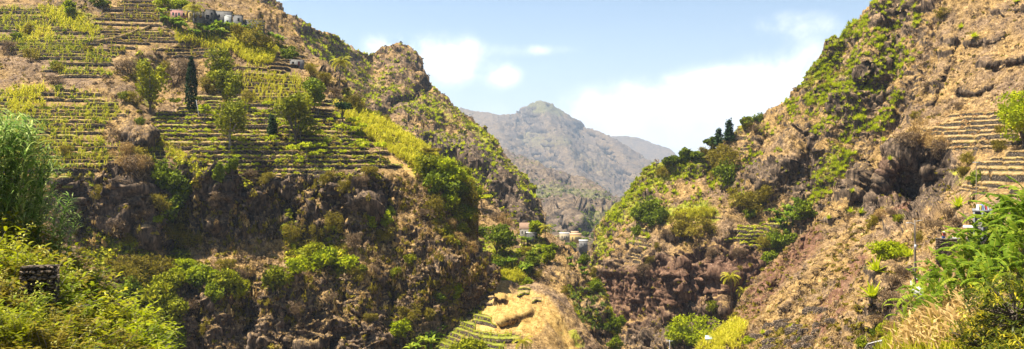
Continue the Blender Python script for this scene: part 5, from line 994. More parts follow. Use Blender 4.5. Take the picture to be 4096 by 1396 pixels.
shrubs(HSL, 'on the green shoulder at the valley edge', 'shrubs on the green shoulder', [('yellow', 1730, 690, 110), ('bright', 1780, 700, 110), ('bright', 1820, 740, 110), ('green', 1790, 770, 110), ('green', 1850, 790, 100), ('bright', 1860, 740, 80), ('yellow', 1700, 680, 80), ('green', 1740, 760, 90), ('bright', 1800, 830, 90), ('yellow', 1830, 870, 80), ('olive', 1740, 840, 80), ('green', 1870, 860, 70), ('olive', 1880, 930, 60), ('yellow', 1850, 930, 60), ('yellow', 1860, 700, 60), ('straw', 1890, 1000, 60), ('hang', 1885, 840, 70), ('hang', 1892, 920, 60), ('green', 1888, 790, 80), ('hang', 1868, 780, 70), ('bright', 1880, 880, 60)], 3)
shrubs(HSL, 'on the terraced hillside', 'shrubs on the terraced hillside', [('olive', 560, 330, 90), ('brown', 700, 330, 110), ('brown', 740, 290, 100), ('olive', 640, 290, 90), ('brown', 520, 290, 80), ('yellow', 500, 390, 50), ('olive', 550, 420, 80), ('green', 560, 490, 40), ('yellow', 230, 270, 45), ('olive', 830, 360, 90), ('olive', 1000, 180, 120), ('green', 1160, 230, 75), ('olive', 1070, 200, 100), ('green', 1020, 165, 60), ('olive', 1300, 330, 70), ('brown', 1330, 380, 60), ('olive', 1420, 430, 90), ('olive', 1240, 300, 60), ('green', 1310, 570, 40), ('olive', 230, 280, 50), ('green', 235, 360, 34), ('brown', 40, 200, 70), ('brown', 210, 330, 60), ('olive', 260, 620, 60), ('olive', 140, 600, 60), ('green', 400, 20, 70), ('bright', 660, 30, 80), ('bright', 720, 25, 60), ('olive', 990, 395, 60), ('green', 1440, 540, 36), ('brown', 470, 560, 60), ('straw', 500, 640, 110), ('olive', 560, 650, 100), ('straw', 590, 690, 90), ('olive', 130, 230, 60), ('green', 60, 150, 50), ('olive', 100, 130, 60), ('olive', 350, 200, 40)], 4)
shrubs('valley_spur', 'around the stone house spur', 'shrubs around the stone house', [('straw', 2020, 890, 60), ('brown', 1990, 870, 50), ('green', 2000, 1060, 60), ('bright', 2050, 1050, 50), ('green', 2110, 1080, 60), ('olive', 2100, 1010, 50), ('green', 2130, 1050, 60), ('bright', 2010, 1140, 44), ('bright', 2110, 1130, 40), ('green', 2220, 990, 40), ('olive', 2150, 1100, 50), ('green', 2390, 1150, 60), ('olive', 2370, 1090, 40), ('green', 2330, 1050, 50), ('green', 1930, 930, 60), ('yellow', 1910, 1000, 50), ('green', 1960, 1090, 60), ('brown', 2080, 1050, 50), ('olive', 2250, 1160, 40), ('green', 2460, 1390, 60), ('bright', 2180, 1000, 40)], 5)
shrubs('right_mountain', 'on the right mountain', 'shrubs on the right mountain', [('olive', 2880, 640, 110), ('olive', 2920, 670, 120), ('green', 2900, 720, 100), ('olive', 2860, 690, 90), ('olive', 2840, 620, 80), ('green', 2600, 850, 80), ('green', 2560, 870, 80), ('green', 2640, 880, 70), ('green', 2590, 900, 70), ('olive', 2700, 920, 110), ('olive', 2760, 940, 120), ('olive', 2830, 920, 80), ('brown', 2660, 960, 60), ('olive', 2960, 830, 110), ('olive', 3010, 840, 110), ('olive', 3050, 800, 90), ('green', 2990, 870, 50), ('olive', 3060, 1000, 90), ('green', 3090, 960, 60), ('olive', 2650, 700, 60), ('green', 2660, 665, 40), ('yellow', 2850, 1240, 50), ('brown', 2570, 1100, 60), ('olive', 2990, 500, 60), ('brown', 3030, 530, 60), ('green', 3030, 480, 40), ('olive', 2940, 1100, 40), ('brown', 2850, 1020, 60), ('brown', 2950, 1020, 60), ('green', 2690, 1390, 60), ('green', 2840, 1400, 70), ('green', 2540, 940, 50), ('olive', 2600, 1050, 50), ('olive', 2630, 990, 44)], 6)
shrubs('near_slope', 'on the near right slope', 'shrubs on the near right slope', [('straw', 3680, 560, 110), ('brown', 3640, 580, 90), ('straw', 3740, 600, 80), ('brown', 3760, 610, 80), ('olive', 3870, 650, 70), ('olive', 3850, 700, 60), ('green', 3900, 730, 70), ('brown', 3830, 430, 40), ('olive', 4000, 530, 50), ('olive', 3480, 900, 60), ('straw', 3520, 870, 70), ('brown', 3570, 860, 50), ('yellow', 3590, 880, 40), ('olive', 3670, 960, 50), ('brown', 3600, 1100, 70), ('brown', 3560, 1150, 90), ('brown', 3540, 1220, 100), ('brown', 3600, 1220, 80), ('olive', 3430, 1230, 36), ('green', 3500, 1340, 60), ('bright', 3530, 1330, 60), ('green', 3450, 1390, 60), ('straw', 3560, 1340, 80), ('straw', 3590, 1390, 90), ('brown', 3780, 880, 70), ('brown', 3740, 930, 80), ('brown', 3820, 900, 60), ('olive', 3660, 470, 50), ('brown', 3500, 1290, 60), ('olive', 3990, 600, 60), ('brown', 4060, 610, 50), ('green', 3200, 1360, 30), ('bright', 2990, 1370, 50), ('olive', 3770, 60, 60), ('brown', 3700, 360, 60)], 7)
# ================================================================== mid-distance banana plants
def banana_leaf(seed, L=2.2, Wd=0.62, arch=1.5, el0=1.15):
    r = np.random.default_rng(seed); mb = MB(); n = 15; q = np.zeros(3); e = el0; sp = []; dirs = []
    for k in range(n + 1):
        sp.append(q.copy()); d = np.array([math.cos(e), 0, math.sin(e)]); dirs.append(d); q = q + d * L / n; e -= arch / n * (0.5 + 1.0 * k / n)
    prof = np.interp(np.linspace(0, 1, n + 1), [0, .12, .2, .5, .8, .95, 1], [0, .03, .6, 1, .85, .4, 0.05]) * Wd * 0.5
    for sg in (-1, 1):
        dr = 0.25
        for k in range(1, n):
            d = dirs[k]; up = np.array([-d[2], 0, d[0]]); side = np.array([0, sg, 0])
            if r.random() < 0.4: dr = 0.1 + 1.0 * r.random() ** 2
            g = (0.012 if r.random() < 0.6 else 0.035) * L if r.random() < 0.6 else 0.0
            def edge(i, sh):
                w_ = prof[i]; return sp[i] + d * (w_ * 0.28 + sh) + side * w_ * math.cos(dr) + up * (0.10 * w_ - w_ * math.sin(dr) * 0.9)
            a, b = sp[k] + d * g, sp[k + 1]; m0 = (a + edge(k, g)) / 2 + up * prof[k] * 0.14; m1 = (b + edge(k + 1, 0)) / 2 + up * prof[k + 1] * 0.14
            mb.add([a, b, m1, m0, edge(k + 1, 0), edge(k, g)], [(0, 1, 2, 3), (3, 2, 4, 5)], tint=0.42 + 0.3 * (r.random() - 0.5) + (0.06 if sg > 0 else 0))
    mb.tube(sp, list(np.linspace(0.035, 0.006, n + 1)), 4, 0.95, False)
    return mb
BL = [banana_leaf(s, 2.4 + 0.2 * (s % 3), 0.50 + 0.04 * (s % 3), 1.2 + 0.35 * s, 1.2 - 0.08 * s) for s in range(5)]
BLM = [b.mesh('banana_leaf', 'leaf_banana') for b in BL]
DLM = [banana_leaf(50 + s, 1.8, 0.35, 0.8, 0.6).mesh('dead_banana_leaf', 'straw_rust') for s in range(2)]
def far_banana_mesh(seed):
    r = np.random.default_rng(seed); mb = MB()
    for st in range(3):
        o = np.array([r.normal() * 0.7, r.normal() * 0.7, 0]); hh = 1.3 + 0.8 * r.random()
        for k in range(8):
            a = k * 2.4 + r.random() * 0.5; L_ = 1.9 * (0.8 + 0.4 * r.random()); strip(mb, o + (0, 0, hh), a, R(35 + 50 * r.random()), L_, 0.55, 1.1 + 0.8 * r.random(), 5, 0.3 + 0.5 * r.random(), taper=(0.1, 0.8, 1.0, 0.95, 0.7, 0.1), roll=r.normal() * 0.3)
        mb.tube([o + (0, 0, -0.3), o + (0, 0, hh)], [0.16, 0.11], 5, 0.1)
    return mb.mesh('banana_clump', 'leaf_banana')
FB = [far_banana_mesh(s) for s in range(4)]
def far_bananas(lay, where, pts, s0=1.0, seed=0):
    r = np.random.default_rng(seed); rk = {q: n for n, q in enumerate(sorted(range(len(pts)), key=lambda i: pts[i][0]))}
    for i, (x, y) in enumerate(pts):
        p = ground_at(x, y, lay); o = link('banana_plant', FB[i % 4], None, p, r.random() * 6.28, s0 * (0.85 + 0.35 * r.random()))
        tag(o, 'banana clump ' + where + ', ' + ORD[rk[i]] + ' from left', 'banana plant', 'banana clumps ' + where)
far_bananas('hillside', 'below the hilltop houses', [(662, 95), (690, 110), (715, 120), (745, 118), (765, 135), (800, 130), (640, 75), (850, 120), (870, 110), (895, 120), (920, 125), (950, 128), (990, 135), (1010, 145), (840, 150), (1040, 150), (1080, 160), (1110, 175), (1130, 185), (700, 90), (880, 140), (790, 150)], 1.0, 1)
far_bananas('valley_spur', 'below the big dark tree in the valley', [(1920, 1020), (1950, 1050), (2030, 1080), (2010, 1060), (2100, 1090), (1990, 1080)], 1.0, 2)
far_bananas('valley_spur', 'around the stone house', [(2060, 965), (2090, 972), (2120, 975), (2155, 955), (2150, 1000), (2140, 1020), (2110, 1040)], 0.8, 3)
far_bananas('valley_spur', 'on the slope right of the stone house', [(2285, 1045), (2310, 1065), (2330, 1090), (2290, 1070), (2345, 1110)], 0.7, 4)
far_bananas('dry_spur', 'left of the terraces at the spur foot', [(1650, 1400), (1690, 1385), (1720, 1375), (1740, 1365), (1665, 1420), (1770, 1335), (1700, 1410)], 1.0, 5)
far_bananas('right_mountain', 'in the gully beside the dark trees', [(3140, 850), (3165, 870), (3160, 900), (3110, 870), (3180, 830), (3120, 920)], 1.3, 6)
far_bananas('right_mountain', 'beside the bright tree at the bottom edge', [(2860, 1370), (2890, 1330), (2830, 1390)], 0.9, 7)
# ================================================================== foreground right: bananas, mango, dry cane
def banana_plant(p, s, seed, label):
    r = np.random.default_rng(seed); root = empty('banana_plant', p, r.random() * 6.28); tag(root, label, 'banana plant', 'banana plants on the right bank'); hh = 1.7 * s
    MB().tube([(0, 0, -0.4), (0.03, 0, hh * 0.5), (0.0, 0.02, hh)], [0.15 * s, 0.12 * s, 0.07 * s], 8).build('pseudostem', 'stem_banana', root, smooth=True)
    n = 8 + int(r.random() * 3)
    for k in range(n):
        o = link('leaf', BLM[min(4, int(5 * (k / n) ** 0.8 + r.random() * 0.8))], root, (0, 0, hh - 0.05 * s - 0.03 * k), (r.normal() * 0.12, -R(14) + R(22) * (k / n) + r.normal() * 0.1, k * 2.39996 + r.normal() * 0.25), s * (0.8 + 0.35 * r.random()))
    for k in range(int(r.random() * 3)): link('dead_leaf', DLM[k % 2], root, (0, 0, hh - 0.12 * s), (r.normal() * 0.15, R(75) + r.normal() * 0.12, r.random() * 6.28), s * 0.75)
    if r.random() < 0.5:
        MB().tube([(0, 0, 0), (0.02, 0.02, 0.6), (0, 0, 1.3)], [0.03, 0.05, 0.006], 5, 0.9).build('rolled_leaf', 'leaf_banana', root, (0, 0, hh - 0.05), (0.15, 0.1, 0), s)
BP = [(4105, 1010, 1.15), (4040, 1035, 1.1), (3985, 1070, 1.05), (3930, 1110, 1.05), (3890, 1150, 1.0), (3840, 1180, 0.95), (3790, 1210, 0.9), (3740, 1235, 0.85), (3690, 1270, 0.8), (4150, 1080, 1.1), (4070, 1110, 1.1), (4010, 1140, 1.05), (3950, 1175, 1.0), (3900, 1200, 0.95), (3850, 1240, 0.9), (3800, 1270, 0.8), (4120, 1180, 1.0), (4040, 1200, 0.95), (3970, 1240, 0.9), (3640, 1300, 0.75), (3700, 1310, 0.75), (3610, 1330, 0.6), (3760, 1300, 0.8), (4180, 1000, 1.2), (4120, 960, 1.2), (4060, 990, 1.15), (4000, 1020, 1.1), (4090, 1060, 1.1), (3960, 1050, 1.0), (3870, 1130, 0.95)]
rkb = {q: n for n, q in enumerate(sorted(range(len(BP)), key=lambda i: BP[i][0]))}
for i, (x, y, s) in enumerate(BP):
    p = ground_at(x, y, 'right_bank', 14); banana_plant(p, s * p[1] / 52.0 * 1.0, 500 + i, 'broad-leaved banana plant on the right bank, ' + ORD[rkb[i]] + ' from left')
def t_mango(seed, nclus=330, rx=1.0):
    r = np.random.default_rng(seed); mb = MB(); br = MB()
    for k in range(nclus):
        d = r.normal(size=3); d /= np.linalg.norm(d); d[2] = d[2] * 0.9; c = d * rx * (0.55 + 0.45 * r.random() ** 0.5) * np.array([1, 1, 0.85]); c += 0.12 * r.normal(size=3)
        yel = 0.85 if r.random() < 0.22 else 0.25 + 0.25 * r.random()
        for q in range(9): strip(mb, c, q * 0.7 + r.random(), R(-25 + 80 * r.random()), 0.17 + 0.08 * r.random(), 0.045, 0.9, 2, min(1, max(0, yel + 0.15 * r.normal())), taper=(0.3, 1.0, 0.05))
        if k % 4 == 0: br.tube([(0.15 * r.normal(), 0.15 * r.normal(), -0.5 * r.random()), c * 0.5 + (0, 0, -0.1), c], [0.03, 0.018, 0.006], 4)
    return mb, br
for i, (x, y, D, rr, lab) in enumerate([(4060, 1240, 25, 1.25, 'dark mango tree with yellowish shoots at the right edge'), (3960, 1360, 27, 1.05, 'lower mango tree left of the one at the right edge'), (4120, 1440, 22, 1.1, 'mango tree in the bottom right corner')]):
    c = at(x, y, D); g = ground_at(x, min(y + 260, 1650), 'right_bank', 20); mb, br = t_mango(600 + i, 340 if i != 2 else 260, rr)
    base = np.array([c[0] + 0.3, c[1] + 0.2, c[2] - rr * 1.6]); root = empty('mango_tree', base); tag(root, lab, 'tree', 'mango trees on the right bank')
    off = c - base; mb.build('crown', 'leaf_mango', root, off); br.build('branches', 'bark', root, off)
    MB().tube([(0, 0, -1.2), (0.05, 0, 0.3), tuple(off * 0.6), tuple(off)], [0.14, 0.11, 0.07, 0.03], 7).build('trunk', 'bark', root, smooth=True)
P, N = pick('right_bank', 560, [(3560, 1420), (3700, 1270), (3850, 1230), (3930, 1330), (3900, 1440), (3600, 1440)], 700)
cover('dry_cane', 'maize', P, rscale(560, 0.8, 1.7, 1), 'straw', 'straw coloured dry cane in front of the bananas', 'cane', 701, tilt=np.random.default_rng(3).normal(size=(560, 2)) * 0.2)
P, N = pick('right_bank', 900, [(3500, 1440), (3600, 1310), (3850, 1240), (3930, 1440)], 702)
cover('green_reeds', 'tuft', P, rscale(900, 0.7, 1.5, 1), 'leaf_maize', 'green reedy grass at the bottom edge on the right bank', 'grass', 703)
P, N = pick('right_bank', 800, None, 704); cover('bank_grass', 'scrub_fine', P, rscale(800, 0.2, 0.6, 1), 'leaf_green', 'low green undergrowth under the bananas', 'undergrowth', 705)
# ================================================================== foreground left: feathery shrubs, reeds, ruin
def t_feather(seed, nbr=46):
    r = np.random.default_rng(seed); mb = MB(); br = MB(); pod = MB()
    for k in range(nbr):
        a = r.random() * 6.283; el = R(20 + 65 * r.random()); L_ = 0.75 + 0.45 * r.random(); h = np.array([math.cos(a), math.sin(a), 0]); q = np.array([r.normal() * 0.12, r.normal() * 0.12, 0.1 * r.random()]); e = el; pts = [q.copy()]
        for s_ in range(6): q = q + (h * math.cos(e) + np.array([0, 0, math.sin(e)])) * L_ / 6; e -= 0.12 * r.random(); pts.append(q.copy())
        br.tube(pts, [0.016, 0.014, 0.012, 0.01, 0.008, 0.006, 0.003], 3, 0.3, False)
        tb = 0.35 + 0.3 * r.random()
        for j in range(15):
            f = 0.25 + 0.75 * j / 14; i0 = min(5, int(f * 6)); b = pts[i0] * (1 - (f * 6 - i0)) + pts[min(6, i0 + 1)] * (f * 6 - i0) if i0 < 6 else pts[6]
            aa = j * 2.4 + r.random(); dh = np.array([math.cos(aa), math.sin(aa), 0.35 + 0.4 * r.normal()]); dh /= np.linalg.norm(dh); sd = np.cross(dh, (0, 0, 1)); sd /= np.linalg.norm(sd); LL = 0.15 + 0.06 * r.random(); V = []; Q = []
            for m in range(6):
                c = b + dh * LL * (0.15 + 0.85 * m / 5) - np.array([0, 0, 0.05 * (m / 5) ** 2]); pl = 0.052 * (1 - 0.45 * abs(m / 5 - 0.4)); w_ = dh * 0.017
                for sg in (-1, 1): n0 = len(V); V += [c - w_, c + w_, c + sd * sg * pl + dh * 0.015 - (0, 0, 0.008)]; Q.append((n0, n0 + 1, n0 + 2))
            mb.add(V, None, Q, tb + 0.25 * (r.random() - 0.5))
        if r.random() < 0.33:
            n = 7; leafquads(pod, pts[-1] + r.normal(size=(n, 3)) * 0.06, 0.06, 0.6, None, r)
    return mb, br, pod
FT = []
for s in range(4):
    mb, br, pod = t_feather(800 + s); FT.append((mb.mesh('feather_foliage', 'leaf_feather'), br.mesh('feather_branches', 'bark_pale'), pod.mesh('pods', 'leaf_pod')))
r_ = np.random.default_rng(17); FS = []
for row, (y0, n) in enumerate([(0, 9), (1, 9), (2, 9), (3, 8), (4, 7)]):
    for k in range(n):
        x = -40 + 660 * (k + 0.5 * (row % 2) + 0.35 * r_.normal()) / n
        gy = np.interp(x, [-40, 120, 260, 400, 540, 660], [985, 1070, 1160, 1250, 1335, 1425]) + 22 + row * 75 + 14 * r_.normal()
        if gy < 1600: FS.append((x, gy, row))
FS += [(108, 1172, 4), (135, 1185, 4), (95, 1205, 4), (60, 1175, 4)]
for row in range(5):
    its = sorted([f for f in FS if f[2] == row])
    for n_, (x, y, _) in enumerate(its):
        p = ground_at(x, y, 'left_bank', 14); m = FT[int(r_.integers(0, 4))]; s = (0.95 + 0.45 * r_.random()) * p[1] / 27
        root = empty('feathery_shrub', p, r_.random() * 6.28); root.scale = (s, s, s * (0.85 + 0.3 * r_.random()))
        tag(root, 'feathery yellow-green shrub on the left bank, ' + ['top', 'second', 'third', 'fourth', 'lowest'][row] + ' row, ' + ORD[n_] + ' from left', 'shrub', 'feathery shrubs on the left bank')
        fo_ = link('foliage', m[0], root); fo_.material_slots[0].link = 'OBJECT'; fo_.material_slots[0].material = MATS[('leaf_feather', 'leaf_feather', 'leaf_bright', 'leaf_green', 'leaf_olive')[int(r_.integers(0, 5))]]; link('branches', m[1], root); tag(link('seed_pods', m[2], root), kind='stuff')
def t_reed(seed, H=4.4):
    r = np.random.default_rng(seed); mb = MB(); st = MB(); lx, ly = r.normal() * 0.5 + 0.9, r.normal() * 0.4; pts = [np.array([lx * (u ** 2), ly * (u ** 2), H * u * (1 - 0.06 * u)]) for u in np.linspace(0, 1, 9)]
    st.tube(pts, list(np.linspace(0.02, 0.006, 9)), 4, 0.4)
    for k in range(44):
        u = 0.15 + 0.85 * k / 43; b = np.array([np.interp(u, np.linspace(0, 1, 9), [q[i] for q in pts]) for i in range(3)])
        strip(mb, b, (k % 2) * 3.14 + r.normal() * 0.7, R(25 + 45 * r.random()), 0.42 + 0.28 * r.random(), 0.05, 1.1 + 0.7 * r.random(), 3, r.random() * 0.9, taper=(0.6, 1, 0.7, 0.05), roll=r.normal() * 0.4)
    return mb, st
RD = []
for s in range(5): mb, st = t_reed(900 + s); RD.append((mb.mesh('reed_leaves', 'leaf_reed'), st.mesh('reed_stem', 'stem_green')))
RP = []
for k in range(84):
    x = -90 + 340 * r_.random() ** 1.1; gy = np.interp(x, [-100, -40, 120, 260], [920, 965, 1065, 1150]) + 6 + 40 * r_.random(); RP.append((x, gy))
RP.sort()
for k, (x, gy) in enumerate(RP):
    p = ground_at(x, gy, 'left_bank', 14); tgt = np.interp(x, [-90, 0, 60, 150, 240], [430, 440, 500, 640, 800]) + 60 * r_.random(); s = float(np.clip((gy - tgt) / FPX * p[1] / 4.3, 0.35, 1.3))
    m = RD[k % 5]; root = empty('giant_reed', p, r_.normal() * 0.7 + 0.1); root.scale = (s, s, s); tag(root, 'leafy green giant reed at the left edge, ' + (ORD[k] + ' from left' if k < 42 else ORD[len(RP) - 1 - k] + ' from right'), 'reed', 'giant reeds at the left edge')
    link('leaves', m[0], root); link('stem', m[1], root)
P, N = pick('left_bank', 2200, None, 720); cover('bank_grass', 'tuft', P, rscale(2200, 0.25, 0.6, 1), 'leaf_olive', 'grassy undergrowth between the feathery shrubs', 'undergrowth', 721)
# stone ruin among the shrubs
def stone_mesh(seed):
    r = np.random.default_rng(seed); mb = MB(); V = np.array([(x, y, z) for z in (-.5, .5) for y in (-.5, .5) for x in (-.5, .5)]) * (1 + 0.12 * r.normal(size=(8, 3)))
    Vc = [V]; F = [(0, 2, 3, 1), (4, 5, 7, 6), (0, 1, 5, 4), (2, 6, 7, 3), (0, 4, 6, 2), (1, 3, 7, 5)]
    # bevel-like rounding: push face centres out
    VV = list(V); T = []
    for f in F:
        c = V[list(f)].mean(0) * 1.16; VV.append(c); i = len(VV) - 1; T += [(f[k], f[(k + 1) % 4], i) for k in range(4)]
    mb.add(VV, None, T); return mb.mesh('stone', 'rubble')
STN = [stone_mesh(s) for s in range(6)]
def stone_wall(name, label, p, width, height, thick, yaw, sw=0.34, sh=0.2, seed=0, cat='wall', core='rubble', cap=None, mat=None):
    r = np.random.default_rng(seed); root = empty(name, p, yaw); tag(root, label, cat)
    MB().box(-width / 2 + .04, width / 2 - .04, -thick / 2 + .04, thick / 2 - .04, -0.6, height - 0.03).build('core', core, root)
    z = 0.0; k = 0
    while z < height - 0.02:
        hh = sh * (0.8 + 0.4 * r.random()); x = -width / 2
        while x < width / 2 - 0.05:
            ww = min(sw * (0.6 + 0.8 * r.random()), width / 2 - x + 0.03)
            o = link('stone', STN[k % 6], root, (x + ww / 2, -thick / 2 + 0.02 * r.normal(), z + hh / 2), (0, 0, 0.05 * r.normal()), (ww * 0.97, thick * 0.35, hh * 0.96)); k += 1; x += ww
        z += hh
    if cap: MB().box(-width / 2 - .03, width / 2 + .03, -thick / 2 - .05, thick / 2 + .05, height - 0.02, height + 0.07).build('coping', cap, root)
    return root
plain_mat('earth_top', (.12, .075, .045), (.30, .20, .13), 3.0, bump=0.6)
p = ground_at(165, 1110, 'left_bank', 14); D = 27.5; c = at(172, 1152, D)
stone_wall('ruined_pillar', 'dark square rubble pillar among the left shrubs', c - np.array([0.05, 0, .5]), 0.95, 1.22, 0.7, 0.2, 0.24, 0.15, 5, 'ruin')
rb = MB(); r2 = np.random.default_rng(4)
for (nm, lab, x, y, D, sx, sy, sz, mt, sd) in [('flat_rock', 'flat reddish slab of rock among the left foreground shrubs', 390, 1205, 33, 0.95, 0.7, 0.38, 'earth_top', 1), ('dark_rock', 'dark boulder right of the rubble pillar', 265, 1135, 32, 0.55, 0.5, 0.45, 'rubble', 2)]:
    if mt not in MATS: plain_mat(mt, *(((.07, .058, .048), (.24, .21, .185)) if mt == 'rock_grey' else ((.018, .014, .012), (.10, .078, .06))), 0.6 if sz > 2 else 3, bump=0.9, dist=0.3, detail=8)
    lay_ = 'left_bank' if D < 50 else ('right_mountain' if x > 2500 else 'valley_spur' if x > 2000 else 'hillside')
    g0 = at(x, y, D) if D < 50 else ground_at(x, y, lay_)
    n = 900; k = np.arange(n) + 0.5; ph = np.arccos(1 - 2 * k / n); th = math.pi * (1 + 5 ** 0.5) * k; 
    nu_, nv_ = 40, 24; U, Vv = np.meshgrid(np.linspace(0, 2 * math.pi, nu_, endpoint=False), np.linspace(0.02, math.pi - 0.02, nv_), indexing='xy')
    q = np.stack([np.cos(U) * np.sin(Vv), np.sin(U) * np.sin(Vv), np.cos(Vv)], -1).reshape(-1, 3); q = np.sign(q) * np.abs(q) ** 0.8
    f1, f2, idv = worley(q * 1.6 + sd * 7); f = 1 + 0.42 * fbm(q * 1.6 + sd * 5, 5, 0.65) + 0.28 * (idv - 0.5) + 0.15 * (f2 - f1)
    q = q * f[:, None] * (sx / 2, sy / 2, sz / 2); F = [(i * nu_ + j, i * nu_ + (j + 1) % nu_, (i + 1) * nu_ + (j + 1) % nu_, (i + 1) * nu_ + j) for i in range(nv_ - 1) for j in range(nu_)]
    o = link(nm, mesh_np(nm, q, np.array(F), mt, smooth=False), None, g0 + np.array([0, 0, sz * 0.22])); tag(o, lab, 'rock')
# ================================================================== houses and other built things
for nm, a, b in [('wall_pink', (.28, .125, .105), (.42, .22, .19)), ('wall_yellow', (.30, .215, .07), (.44, .33, .13)), ('wall_cream', (.30, .24, .15), (.42, .345, .235)), ('wall_grey', (.09, .085, .08), (.22, .21, .20)), ('wall_dark', (.045, .042, .04), (.12, .115, .11)),
                 ('wall_white', (.28, .28, .275), (.44, .44, .425)), ('concrete', (.12, .12, .12), (.24, .24, .235)), ('roof_tile', (.17, .10, .065), (.32, .21, .145)), ('roof_orange', (.38, .22, .12), (.52, .34, .21)), ('roof_pale', (.32, .30, .28), (.48, .46, .43)), ('wood_red', (.16, .04, .03), (.26, .08, .06)), ('wood_teal', (.05, .22, .22), (.10, .32, .32)),
                 ('pole_wood', (.10, .075, .05), (.24, .19, .14)), ('metal', (.35, .36, .37), (.55, .56, .57)), ('cloth_white', (.55, .55, .58), (.68, .68, .69)), ('cloth_blue', (.06, .14, .40), (.12, .25, .58)), ('cloth_yellow', (.60, .45, .05), (.70, .55, .1)), ('cloth_red', (.35, .05, .05), (.45, .09, .08)), ('skin', (.10, .05, .03), (.16, .085, .055)), ('stone_house', (.10, .088, .075), (.26, .235, .205)), ('sheet_blue', (.18, .26, .33), (.42, .48, .52))]:
    plain_mat(nm, a, b, 1.5, bump=0.25)
plain_mat('dark_glass', (.006, .006, .007), (.018, .018, .02), 1.0, 0.25, 0.0, spec=0.5)
def house(name, label, pxl, pxr, pyt, pyb, lay, wall, roof='flat', roofmat='roof_pale', wins=(), doors=(), depth=5.0, yaw=None, cat='house', group=None, fmat='wall_white', D=None, slab=0.18, overhang=0.15, sink=2.5):
    """front face spans pxl..pxr and pyt..pyb of the photo at the distance of the ground there; wins/doors as fractions (x0, x1, z0, z1, material)"""
    pc = ground_at((pxl + pxr) / 2, pyb, lay); D = D or pc[1] - (2.0 if pc[1] > 500 else 0.0); W = (pxr - pxl) / FPX * D; H = (pyb - pyt) / FPX * D; base = at((pxl + pxr) / 2, pyb, D)
    yaw = -math.atan2(base[0], base[1]) if yaw is None else yaw
    root = empty(name, base, yaw); tag(root, label, cat, group)
    MB().box(-W / 2, W / 2, 0, depth, -sink, H).build('wall', wall, root)
    if roof == 'flat': MB().box(-W / 2 - overhang, W / 2 + overhang, -overhang, depth + overhang, H + .004, H + slab).build('roof', roofmat, root)
    elif roof == 'gable':
        rh = slab; o_ = overhang; m = MB()
        m.add([(-W / 2 - o_, -o_, H - .05), (W / 2 + o_, -o_, H - .05), (W / 2 + o_, depth / 2, H + rh), (-W / 2 - o_, depth / 2, H + rh), (-W / 2 - o_, depth + o_, H - .05), (W / 2 + o_, depth + o_, H - .05),
               (-W / 2 - o_, -o_, H + .09), (W / 2 + o_, -o_, H + .09), (W / 2 + o_, depth / 2, H + rh + .14), (-W / 2 - o_, depth / 2, H + rh + .14), (-W / 2 - o_, depth + o_, H + .09), (W / 2 + o_, depth + o_, H + .09)],
              [(6, 7, 8, 9), (9, 8, 11, 10), (0, 3, 2, 1), (3, 4, 5, 2), (0, 1, 7, 6), (4, 10, 11, 5), (0, 6, 9, 3), (3, 9, 10, 4), (1, 2, 8, 7), (2, 5, 11, 8)]); rf = m.build('roof', roofmat, root)
        n = int(W / 0.35); me = MB().box(-0.13, 0.13, 0, math.hypot(depth / 2 + o_, rh + .05), 0, 0.05).mesh('tile_row', roofmat); ang = math.atan2(rh + .05, depth / 2 + o_)
        for k in range(n): link('tile_row', me, rf, (-W / 2 + (k + .5) * W / n, -o_, H + .085), (ang, 0, 0))
        for sx in (-1, 1): MB().add([(sx * W / 2 - sx * .01, 0, H - .02), (sx * W / 2 - sx * .01, depth, H - .02), (sx * W / 2 - sx * .01, depth / 2, H + rh - .02), (sx * (W / 2 - .2), 0, H - .02), (sx * (W / 2 - .2), depth, H - .02), (sx * (W / 2 - .2), depth / 2, H + rh - .02)], [(0, 1, 4, 3), (1, 2, 5, 4), (2, 0, 3, 5)], [(0, 2, 1), (3, 4, 5)]).build('gable', wall, root)
        MB().box(-W / 2 - o_ - .06, -W / 2 - o_ + .18, depth / 2 - .15, depth / 2 + .15, H + rh, H + rh + .25).build('ridge_cap', wall, rf)
    elif roof == 'shed':
        o_ = overhang; MB().add([(-W / 2 - o_, -o_, H + .02), (W / 2 + o_, -o_, H - .9), (W / 2 + o_, depth, H - .9), (-W / 2 - o_, depth, H + .02), (-W / 2 - o_, -o_, H + .12), (W / 2 + o_, -o_, H - .8), (W / 2 + o_, depth, H - .8), (-W / 2 - o_, depth, H + .12)], [(0, 3, 2, 1), (4, 5, 6, 7), (0, 1, 5, 4), (1, 2, 6, 5), (2, 3, 7, 6), (3, 0, 4, 7)]).build('roof', roofmat, root)
    for kind, lst in (('window', wins), ('door', doors)):
        for (a, b, z0, z1, mt) in lst:
            x0, x1 = -W / 2 + a * W, -W / 2 + b * W; f = MB(); fr = .06
            f.box(x0, x0 + fr, -.05, .02, z0 * H, z1 * H).box(x1 - fr, x1, -.05, .02, z0 * H, z1 * H).box(x0 + fr, x1 - fr, -.05, .02, z1 * H - fr, z1 * H)
            if kind == 'window': f.box(x0 - .05, x1 + .05, -.09, .02, z0 * H - .06, z0 * H)
            fo = f.build(kind, fmat, root); MB().box(x0 + fr, x1 - fr, -.015, .015, z0 * H, z1 * H - fr).build('pane' if kind == 'window' else 'leaf', mt, fo)
    return root
dk = 'dark_glass'
house('house', 'long pink rendered house on the hilltop', 684, 752, 42, 74, HSL, 'wall_pink', 'flat', 'roof_pale', [(.10, .2, .35, .72, 'wood_teal'), (.42, .52, .35, .72, 'wood_teal'), (.68, .78, .35, .72, dk)], [(.27, .35, .0, .7, dk)])
house('house', 'narrow yellow house beside the pink one', 753, 771, 46, 76, HSL, 'wall_yellow', 'flat', 'roof_pale', [(.3, .65, .4, .75, dk)])
